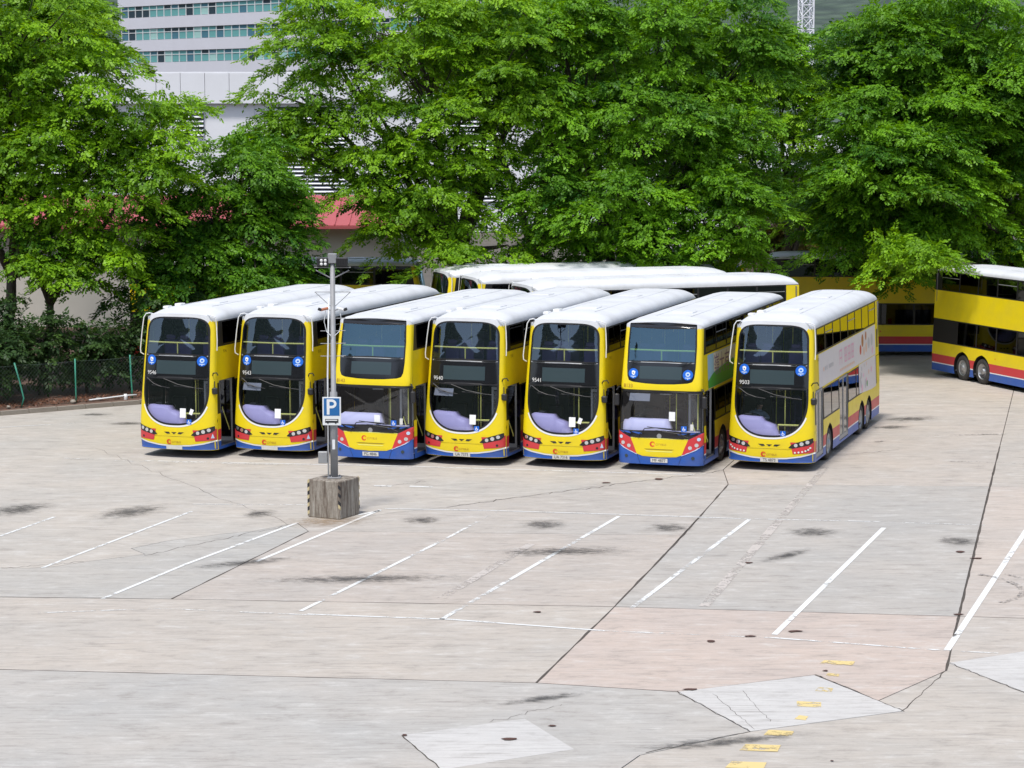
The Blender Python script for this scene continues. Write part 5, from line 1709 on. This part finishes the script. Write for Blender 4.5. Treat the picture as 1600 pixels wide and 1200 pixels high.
# small house beyond the right-hand gap
hb0 = far_at(1150, 300, 130)
hs_ = empty('small_house', (hb0.x, 130, 0), 0, 'small dark brick house with white-framed windows, glimpsed right of the middle tree', 'house')
M['brick'] = simple('dull_brick', (0.13, 0.10, 0.08), 0.9, dirt=0.3, dscale=2)
zt = far_at(1200, 285, 130).z
MB().box(0, 10, 0, 8, 0, zt + .6).build('wall', M['brick'], hs_)
MB().add([(-.4, -.4, zt + .6), (10.4, -.4, zt + .6), (10.4, 4, zt + 2.6), (-.4, 4, zt + 2.6), (10.4, 8.4, zt + .6), (-.4, 8.4, zt + .6)], [(0, 1, 2, 3), (3, 2, 4, 5), (0, 3, 5), (1, 4, 2)]).build('roof', M['louvre'], hs_)
for i in range(4):
    x0 = .4 + i * 1.25 + .35
    z0, z1 = zt - 1.9, zt - .2
    wn = MB().box(x0, x0 + 1.0, -.03, -.005, z0, z1).build('window', M['tealdark'], hs_)
    f_ = MB(); f_.box(x0 - .06, x0, -.08, -.004, z0 - .06, z1 + .06); f_.box(x0 + 1.0, x0 + 1.06, -.08, -.004, z0 - .06, z1 + .06); f_.box(x0, x0 + 1.0, -.08, -.004, z1, z1 + .08); f_.box(x0, x0 + 1.0, -.08, -.004, z0 - .08, z0); f_.box(x0 + .47, x0 + .53, -.08, -.031, z0, z1)
    f_.build('window_frame', M['alu'], wn)

# white lattice mast
ma = far_at(1259, 60, 240)
ms = empty('lattice_mast', (ma.x, 240, 0), R(12), 'white lattice mast rising behind the trees, upper right', 'mast')
hw_ = .62
m = MB()
for sx in (-hw_, hw_):
    for sy in (-hw_, hw_):
        MB().tube([(sx, sy, 0), (sx, sy, 34)], .085, 6).build('mast_leg', M['whitewall'], ms)
for i in range(27):
    z0 = i * 1.25
    m = MB()
    for (a, b) in (((-hw_, -hw_), (hw_, -hw_)), ((hw_, -hw_), (hw_, hw_)), ((hw_, hw_), (-hw_, hw_)), ((-hw_, hw_), (-hw_, -hw_))):
        m.tube([(a[0], a[1], z0), (b[0], b[1], z0 + 1.25)], .05, 5); m.tube([(a[0], a[1], z0), (b[0], b[1], z0)], .045, 5); m.tube([(b[0], b[1], z0), (a[0], a[1], z0 + 1.25)], .04, 5)
    m.build('mast_bracing', M['whitewall'], ms)
# ------------------------------------------------------------------ trees and shrubs
def leaf_material(name, c_old, c_new, transl=0.35):
    m = bpy.data.materials.new(name)
    m.use_nodes = True
    n, l = m.node_tree.nodes, m.node_tree.links
    b = n['Principled BSDF']; out = n['Material Output']
    at_ = n.new('ShaderNodeAttribute'); at_.attribute_name = 'tint'
    mx = n.new('ShaderNodeMix'); mx.data_type = 'RGBA'
    mx.inputs[6].default_value = (*c_old, 1); mx.inputs[7].default_value = (*c_new, 1)
    l.new(at_.outputs['Fac'], mx.inputs[0])
    l.new(mx.outputs[2], b.inputs['Base Color'])
    b.inputs['Roughness'].default_value = 0.5
    b.inputs['Specular IOR Level'].default_value = 0.3
    tr = n.new('ShaderNodeBsdfTranslucent')
    hs2 = n.new('ShaderNodeHueSaturation'); hs2.inputs['Hue'].default_value = 0.485; hs2.inputs['Saturation'].default_value = 1.1; hs2.inputs['Value'].default_value = 1.25
    l.new(mx.outputs[2], hs2.inputs['Color']); l.new(hs2.outputs[0], tr.inputs['Color'])
    ms_ = n.new('ShaderNodeMixShader'); ms_.inputs[0].default_value = transl
    l.new(b.outputs[0], ms_.inputs[1]); l.new(tr.outputs[0], ms_.inputs[2]); l.new(ms_.outputs[0], out.inputs['Surface'])
    return m
M['leaf'] = leaf_material('tree_leaf', (0.042, 0.140, 0.008), (0.27, 0.50, 0.018), .36)
M['leafdeep'] = leaf_material('deep_leaf', (0.026, 0.108, 0.010), (0.20, 0.43, 0.018), .36)
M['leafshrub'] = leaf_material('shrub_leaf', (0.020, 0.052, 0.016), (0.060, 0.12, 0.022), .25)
M['leafwarm'] = leaf_material('warm_leaf', (0.06, 0.10, 0.015), (0.26, 0.20, 0.03), .35)
M['bark'] = simple('bark', (0.055, 0.042, 0.032), 0.95, dirt=0.4, dscale=5, bump=.7, bscale=25)

def spray_templates(n_leaf=7, L=.37, ll=.145, lw=.088, K=8, seed=3):
    r = np.random.default_rng(seed)
    T = []
    for k in range(K):
        V = []
        for i in range(n_leaf):
            t = (i // 2 + .6) / (n_leaf / 2)
            side = 1 if i % 2 else -1
            if i == n_leaf - 1: side = 0; t = 1.0
            base = np.array([L * t * .82, side * .012, -.10 * t * t * L])
            ang = side * (R(58) - .35 * t) + r.normal(0, .15)
            d = np.array([math.cos(ang), math.sin(ang), -.05 - .3 * r.random()])
            d /= np.linalg.norm(d)
            lat = np.cross(np.array([0, 0, 1.0]), d); lat /= np.linalg.norm(lat)
            lat = lat + np.array([0, 0, r.normal(0, .35)]); lat /= np.linalg.norm(lat)
            l_ = ll * r.uniform(.8, 1.15); w_ = lw * r.uniform(.85, 1.15)
            V += [base, base + d * l_ * .45 + lat * w_ * .5, base + d * l_, base + d * l_ * .5 - lat * w_ * .5]
        T.append(np.array(V))
    return np.array(T)
TPL = spray_templates()
TPL_BIG = spray_templates(5, .40, .26, .13, 6, 5)

def foliage_object(name, O, F, tint, scale, mat, parent, tpl):
    """O origins, F forward directions, tint 0..1 per spray"""
    n = len(O)
    F = F / np.linalg.norm(F, axis=1, keepdims=True)
    up = np.tile(np.array([0, 0, 1.0]), (n, 1)) + rng.normal(0, .28, (n, 3))
    S = np.cross(up, F); S /= np.linalg.norm(S, axis=1, keepdims=True) + 1e-9
    U = np.cross(F, S)
    T = tpl[rng.integers(0, len(tpl), n)] * scale[:, None, None]
    V = O[:, None, :] + T[:, :, 0:1] * F[:, None, :] + T[:, :, 1:2] * S[:, None, :] + T[:, :, 2:3] * U[:, None, :]
    nv = tpl.shape[1]
    V = V.reshape(-1, 3).astype(np.float32)
    nq = n * nv // 4
    me = bpy.data.meshes.new(name)
    me.vertices.add(len(V)); me.vertices.foreach_set('co', V.ravel())
    me.loops.add(nq * 4); me.loops.foreach_set('vertex_index', np.arange(nq * 4, dtype=np.int32))
    me.polygons.add(nq); me.polygons.foreach_set('loop_start', np.arange(0, nq * 4, 4, dtype=np.int32))
    at_ = me.attributes.new('tint', 'FLOAT', 'POINT')
    tv = np.repeat(tint, nv) + np.repeat(rng.normal(0, .07, nq), 4)
    at_.data.foreach_set('value', np.clip(tv, 0, 1).astype(np.float32))
    me.materials.append(mat)
    me.update(calc_edges=True)
    o = link(bpy.data.objects.new(name, me), parent)
    return o, nq

QUADS = 0
def make_tree(name, base, lobes, label, group, mat='leaf', dens_=26, pads_per=1.0, trunk_r=.22, warm=.5, tpl=None, tscale=1.0, trunks=None, cat='tree', padR=(.75, 1.25), inner=.3, fill=.10):
    """lobes: (centre vector, rx, ry, rz) in world; pads of drooping leaf sprays cover each lobe"""
    global QUADS
    tpl = TPL if tpl is None else tpl
    root = empty(name, base, 0, label, cat, group)
    B = np.array(base)
    O, F, Tn, Sc = [], [], [], []
    tips = []
    for (c, rx, ry, rz) in lobes:
        c = np.array(c)
        area = 4 * math.pi * (((rx * ry) ** 1.6 + (rx * rz) ** 1.6 + (ry * rz) ** 1.6) / 3) ** (1 / 1.6)
        npad = max(5, int(area / 2.35 * pads_per))
        for i in range(npad):
            # even spread over the sphere
            u = (i + .5) / npad
            ph = i * 2.39996 + rng.normal(0, .25)
            zc = 1 - 2 * u
            rr = math.sqrt(max(0, 1 - zc * zc))
            d = np.array([rr * math.cos(ph), rr * math.sin(ph), zc])
            if d[1] > .45 and rng.random() < .55: continue           # far side, thinner
            depth = rng.uniform(.72, 1.08) if rng.random() > inner else rng.uniform(.25, .72)
            pc = c + d * np.array([rx, ry, rz]) * depth
            if pc[2] < 1.0: continue
            a = np.array([d[0], d[1], 0]) + rng.normal(0, .25, 3) * np.array([1, 1, 0])
            a /= np.linalg.norm(a) + 1e-9
            s_ = np.array([-a[1], a[0], 0])
            Rp = rng.uniform(*padR)
            m = int(dens_ * Rp * Rp * 5.0)
            q = rng.random(m) ** .62; an = rng.random(m) * 2 * math.pi
            lx, ly = q * np.cos(an) * 1.25 * Rp, q * np.sin(an) * .85 * Rp
            tilt = rng.uniform(.0, .55) + max(0, -d[2]) * .45
            lz = -tilt * lx - .30 * (q ** 2) * Rp + rng.normal(0, .085, m)
            P = pc + lx[:, None] * a + ly[:, None] * s_ + np.stack([np.zeros(m), np.zeros(m), lz], 1)
            fo = (lx / Rp * .55 + .55)[:, None] * a + (ly / Rp * .9)[:, None] * s_ + rng.normal(0, .30, (m, 3))
            fo[:, 2] += -.12 - .30 * q
            O.append(P); F.append(fo)
            base_t = np.clip(rng.normal(warm, .2), 0, 1)
            Tn.append(np.clip(base_t + rng.normal(0, .13, m), 0, 1))
            Sc.append(rng.uniform(.75, 1.3, m) * tscale)
            tips.append((pc, c, Rp))
        # a loose scatter through the body of the lobe
        m = int(fill * npad * dens_ * 2)
        if m:
            d = rng.normal(0, 1, (m, 3)); d /= np.linalg.norm(d, axis=1, keepdims=True)
            P = c + d * np.array([rx, ry, rz]) * (rng.random(m) ** .4)[:, None]
            keep = P[:, 2] > .6
            P = P[keep]; m = len(P)
            fo = d[keep] + rng.normal(0, .4, (m, 3)); fo[:, 2] -= .4
            O.append(P); F.append(fo); Tn.append(np.clip(rng.normal(warm, .2, m), 0, 1)); Sc.append(rng.uniform(.8, 1.3, m) * tscale)
    O, F, Tn, Sc = np.concatenate(O) - B, np.concatenate(F), np.concatenate(Tn), np.concatenate(Sc)
    o, nq = foliage_object('crown', O, F, Tn, Sc, M[mat], root, tpl)
    o['kind'] = 'stuff'
    QUADS += nq
    # trunk, limbs to each lobe, twigs to the pads
    Bv = Vector(base)
    fork = Vector(trunks[0]) if trunks else Vector((base[0], base[1], max(1.5, min(l_[0][2] for l_ in lobes) * .45)))
    def wob(a, b, k_, amp):
        return [a.lerp(b, i / k_) + Vector((random.uniform(-amp, amp), random.uniform(-amp, amp), 0)) * (1 if 0 < i < k_ else 0) for i in range(k_ + 1)]
    pts = wob(Vector((0, 0, -.2)), fork - Bv, 4, .10)
    MB().tube(pts, [trunk_r * (1.35 if i == 0 else 1.05 - .08 * i) for i in range(5)], 10).build('trunk', M['bark'], root, True)
    limbs = []
    for (c, rx, ry, rz) in lobes:
        e = Vector(c) - Bv + Vector((0, 0, rz * .15))
        f0 = fork - Bv
        midp = f0.lerp(e, .5) + Vector((random.uniform(-.4, .4), random.uniform(-.3, .3), .25))
        pts = [f0, f0.lerp(midp, .5) + Vector((random.uniform(-.2, .2), 0, 0)), midp, midp.lerp(e, .5) + Vector((random.uniform(-.2, .2), random.uniform(-.2, .2), 0)), e]
        r0 = trunk_r * (.72 if len(lobes) > 1 else .9)
        MB().tube(pts, [r0, r0 * .85, r0 * .65, r0 * .45, r0 * .22], 8).build('limb', M['bark'], root, True)
        limbs.append((pts, r0))
    tw = MB()
    for (pc, c, Rp) in tips[::2]:
        p = Vector(pc) - Bv
        li = min(range(len(lobes)), key=lambda i: (Vector(lobes[i][0]) - Vector(c)).length)
        pts, r0 = limbs[li]
        st = pts[2].lerp(pts[3], random.random()) if random.random() < .6 else pts[3].lerp(pts[4], random.random())
        mid_ = st.lerp(p, .55) + Vector((random.uniform(-.25, .25), random.uniform(-.25, .25), .18))
        tw.tube([st, mid_, p], [.045, .03, .010], 5, False)
    if tw.f:
        o = tw.build('branches', M['bark'], root, True)
        o['kind'] = 'stuff'
    return root

def lobe(px, py, Y, rpx, rpy, ry=None):
    """an ellipsoid of foliage at distance Y; radii given as they measure in the survey view"""
    c = far_at(px, py, Y)
    k_ = Y / CAM_F
    return (tuple(c), rpx * k_, (ry if ry else min(rpx, rpy) * k_ * .9), rpy * k_)

G = 'trees behind the bus yard'
# far left, two stems, airy crown
make_tree('broadleaf_tree', (-18.9, 85.5, .2), [lobe(30, 60, 86, 130, 95), lobe(120, 130, 86, 105, 85), lobe(60, 230, 85, 120, 75), lobe(205, 220, 85.5, 110, 65), lobe(270, 175, 86.5, 62, 42), lobe(-70, 180, 86, 110, 180), lobe(100, 330, 84.5, 100, 42), lobe(190, 395, 84.5, 62, 45), lobe(90, 420, 84, 55, 30)],
          'tall airy tree with light green leaves at the far left, two dark stems', G, 'leaf', 21, .95, .24, .62, trunks=[(-18.6, 85.5, 4.2)])
make_tree('broadleaf_tree', (-17.3, 84.6, .2), [lobe(180, 290, 84.5, 90, 50), lobe(40, 400, 84, 70, 38), lobe(240, 255, 84.5, 70, 42), lobe(150, 380, 84.5, 60, 32), lobe(20, 320, 85, 70, 45)],
          'slender tree with a bare slanting branch near the far left', G, 'leaf', 20, .8, .17, .55, trunks=[(-17.0, 84.6, 3.2)])
# dense dark tree left of the pole
make_tree('broadleaf_tree', (-10.9, 88.5, 0), [lobe(380, 280, 87.5, 85, 60), lobe(330, 350, 87, 95, 62), lobe(405, 400, 86.5, 75, 60), lobe(300, 415, 86, 85, 55), lobe(440, 330, 88, 52, 50), lobe(250, 440, 85.5, 60, 45), lobe(360, 440, 86, 80, 38), lobe(440, 440, 87, 45, 35), lobe(250, 340, 86.5, 70, 48), lobe(410, 300, 88.5, 56, 45), lobe(395, 225, 88.5, 50, 28)],
          'dense dark green tree just left of the lamp pole', G, 'leafdeep', 25, 1.0, .22, .45)
# big middle-left tree
make_tree('broadleaf_tree', (-2.7, 91.6, 0), [lobe(500, 60, 92, 100, 85), lobe(640, 50, 92, 115, 85), lobe(770, 70, 92, 100, 90), lobe(470, 160, 91.5, 75, 60), lobe(590, 185, 91, 100, 60), lobe(720, 190, 91, 85, 70), lobe(575, 285, 90.5, 66, 40), lobe(680, 300, 90, 85, 55), lobe(720, 385, 89.5, 60, 45), lobe(628, 365, 91, 46, 40), lobe(800, 150, 91, 60, 80), lobe(790, 390, 90.5, 55, 40), lobe(660, 230, 90.5, 80, 50), lobe(605, 325, 90.5, 52, 32), lobe(450, 225, 91, 52, 45), lobe(560, 240, 90.5, 70, 45), lobe(760, 270, 90.5, 60, 50)],
          'large spreading tree behind the second-row buses, right of the lamp pole', G, 'leaf', 20, .88, .26, .58, trunks=[(-2.2, 91.4, 4.2)])
# big middle-right tree, drooping to the bus roofs
make_tree('broadleaf_tree', (4.4, 93.0, 0), [lobe(880, 40, 93, 110, 75), lobe(1030, 40, 93, 120, 85), lobe(1160, 70, 94, 90, 90), lobe(1215, 70, 95, 42, 60), lobe(860, 170, 92, 90, 80), lobe(1010, 190, 91.5, 115, 80), lobe(1130, 200, 92, 85, 85), lobe(850, 290, 91, 85, 60), lobe(970, 320, 90, 90, 70), lobe(1100, 320, 90.5, 95, 75), lobe(900, 380, 91, 80, 45), lobe(1040, 395, 90, 85, 38), lobe(1150, 385, 91, 60, 50), lobe(830, 395, 91, 50, 38), lobe(1180, 300, 92, 50, 60)],
          'large dense tree drooping over the bus roofs in the middle of the picture', G, 'leafdeep', 22, .92, .3, .60)
# slim pale tree in the gap
make_tree('broadleaf_tree', (13.0, 108, 0), [lobe(1240, 190, 108, 62, 80), lobe(1265, 290, 108, 45, 65), lobe(1210, 120, 108, 55, 60), lobe(1280, 130, 109, 45, 45)],
          'slim paler tree standing back in the gap below the mast', G, 'leaf', 20, .9, .16, .70)
# right trees
make_tree('broadleaf_tree', (18.6, 101.2, 0), [lobe(1420, 415, 94, 36, 20), lobe(1400, 330, 99, 110, 60), lobe(1300, 330, 99, 60, 60), lobe(1360, 250, 91.5, 90, 60), lobe(1450, 250, 91.5, 80, 55), lobe(1560, 380, 93.5, 75, 34), lobe(1390, 70, 95, 95, 75), lobe(1345, 95, 95.5, 48, 60), lobe(1500, 60, 95, 110, 95), lobe(1360, 190, 94, 85, 85), lobe(1470, 200, 93, 105, 85), lobe(1350, 310, 93.5, 80, 70), lobe(1460, 330, 92.5, 85, 70), lobe(1330, 378, 94, 62, 42), lobe(1400, 395, 92.5, 66, 38), lobe(1300, 290, 95, 45, 70), lobe(1590, 150, 94, 80, 120)],
          'large dark tree shading the crosswise bus at the right', G, 'leafdeep', 22, .95, .3, .50)
make_tree('broadleaf_tree', (23.6, 96.5, 0), [lobe(1580, 200, 95, 80, 70), lobe(1560, 300, 94, 75, 50), lobe(1450, 402, 88, 40, 24), lobe(1405, 380, 89.5, 34, 22), lobe(1650, 290, 96, 80, 70), lobe(1440, 285, 91, 40, 30), lobe(1550, 362, 94, 70, 30), lobe(1660, 130, 96, 90, 110)],
          'tree at the right edge whose bright bough hangs over the cut-off bus', G, 'leaf', 22, 1.0, .26, .60)
# a wall of trees farther back
make_tree('broadleaf_tree', (1, 112, 0), [lobe(720, 60, 112, 120, 100), lobe(880, 90, 112, 120, 110), lobe(1060, 100, 113, 130, 110), lobe(960, 250, 112, 160, 110), lobe(1130, 230, 113, 80, 110)],
          'background tree closing the view behind the two middle trees', G, 'leafdeep', 13, .62, .3, .45, tscale=1.35, padR=(1.1, 1.6))
make_tree('broadleaf_tree', (24, 110, 0), [lobe(1420, 100, 110, 130, 120), lobe(1560, 140, 110, 130, 150), lobe(1480, 300, 109, 150, 110)],
          'background tree closing the view behind the right-hand trees', G, 'leafdeep', 13, .62, .3, .42, tscale=1.35, padR=(1.1, 1.6))
make_tree('broadleaf_tree', (-22.5, 98, .2), [lobe(20, 60, 98, 150, 110), lobe(110, 20, 98, 75, 70), lobe(-60, 200, 98, 120, 120)],
          'background tree behind the airy one at the far left', G, 'leaf', 13, .6, .25, .5, tscale=1.3, padR=(1.1, 1.6))
# warm-coloured bushes below the house
make_tree('garden_bush', (12.6, 118, 0), [lobe(1225, 375, 118, 45, 38), lobe(1262, 355, 117, 40, 46), lobe(1190, 360, 118, 30, 40)], 'yellow and orange tinged bush in front of the small house', None, 'leafwarm', 22, 1.2, .1, .55, cat='bush')

# shrubs behind the fence
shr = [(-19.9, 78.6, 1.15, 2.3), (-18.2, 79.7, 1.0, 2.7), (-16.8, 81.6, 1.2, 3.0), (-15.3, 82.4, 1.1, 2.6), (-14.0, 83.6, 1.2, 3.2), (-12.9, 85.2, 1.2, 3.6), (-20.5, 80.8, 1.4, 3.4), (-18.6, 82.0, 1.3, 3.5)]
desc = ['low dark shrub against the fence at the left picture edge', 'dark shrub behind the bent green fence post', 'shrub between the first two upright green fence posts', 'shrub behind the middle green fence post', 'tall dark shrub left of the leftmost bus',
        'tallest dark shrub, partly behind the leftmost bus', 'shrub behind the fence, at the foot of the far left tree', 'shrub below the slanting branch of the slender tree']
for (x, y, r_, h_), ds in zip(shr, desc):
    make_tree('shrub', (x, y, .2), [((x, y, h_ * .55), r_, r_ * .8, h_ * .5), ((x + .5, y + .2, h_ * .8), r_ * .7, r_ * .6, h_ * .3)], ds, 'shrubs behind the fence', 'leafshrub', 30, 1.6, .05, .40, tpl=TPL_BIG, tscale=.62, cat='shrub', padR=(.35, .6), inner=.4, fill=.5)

# fallen leaves on the soil strip
n_ = 2600
t_ = rng.random(n_)
A0 = np.array([-22., 74.5]); A1 = np.array([-12.5, 82.0])
pp = A0 + (A1 - A0) * t_[:, None] + np.array([-.6, .8]) * (rng.random(n_)[:, None] * 1.6 + .12)
O_ = np.c_[pp, np.full(n_, .17) + rng.random(n_) * .06]
M['litter'] = leaf_material('leaf_litter', (0.10, 0.045, 0.03), (0.26, 0.12, 0.07), .05)
lit, nq_ = foliage_object('leaf_litter', O_, rng.normal(0, 1, (n_, 3)) * np.array([1, 1, .12]), rng.random(n_), rng.uniform(.2, .5, n_), M['litter'], None, TPL_BIG[:, :8])
tag(lit, 'reddish brown fallen leaves along the kerb', 'leaf litter', kind='stuff')
# a few pale stones at the fence foot
for (x, y, k_, ds) in ((-17.75, 78.35, 1.2, 'larger pale stone lying left of the bent green fence post'), (-17.3, 78.5, .8, 'smaller pale stone lying close to the bent green fence post'),
                       (-15.35, 79.95, 1.1, 'pale stone at the foot of the middle green fence post'), (-14.6, 80.75, 1.0, 'pale stone between the middle and right green fence posts')):
    o = MB().lathe([(.001, .10), (.07, .085), (.11, .03), (.10, -.03)], 8, 'z').build('stone', M['kerb'])
    o.location = (x, y, .17); o.rotation_euler = (0, 0, random.random() * 6); o.scale = (k_ * 1.4, k_ * .9, k_ * .9)
    tag(o, ds, 'stone', 'stones by the fence')
print('leaf quads', QUADS)
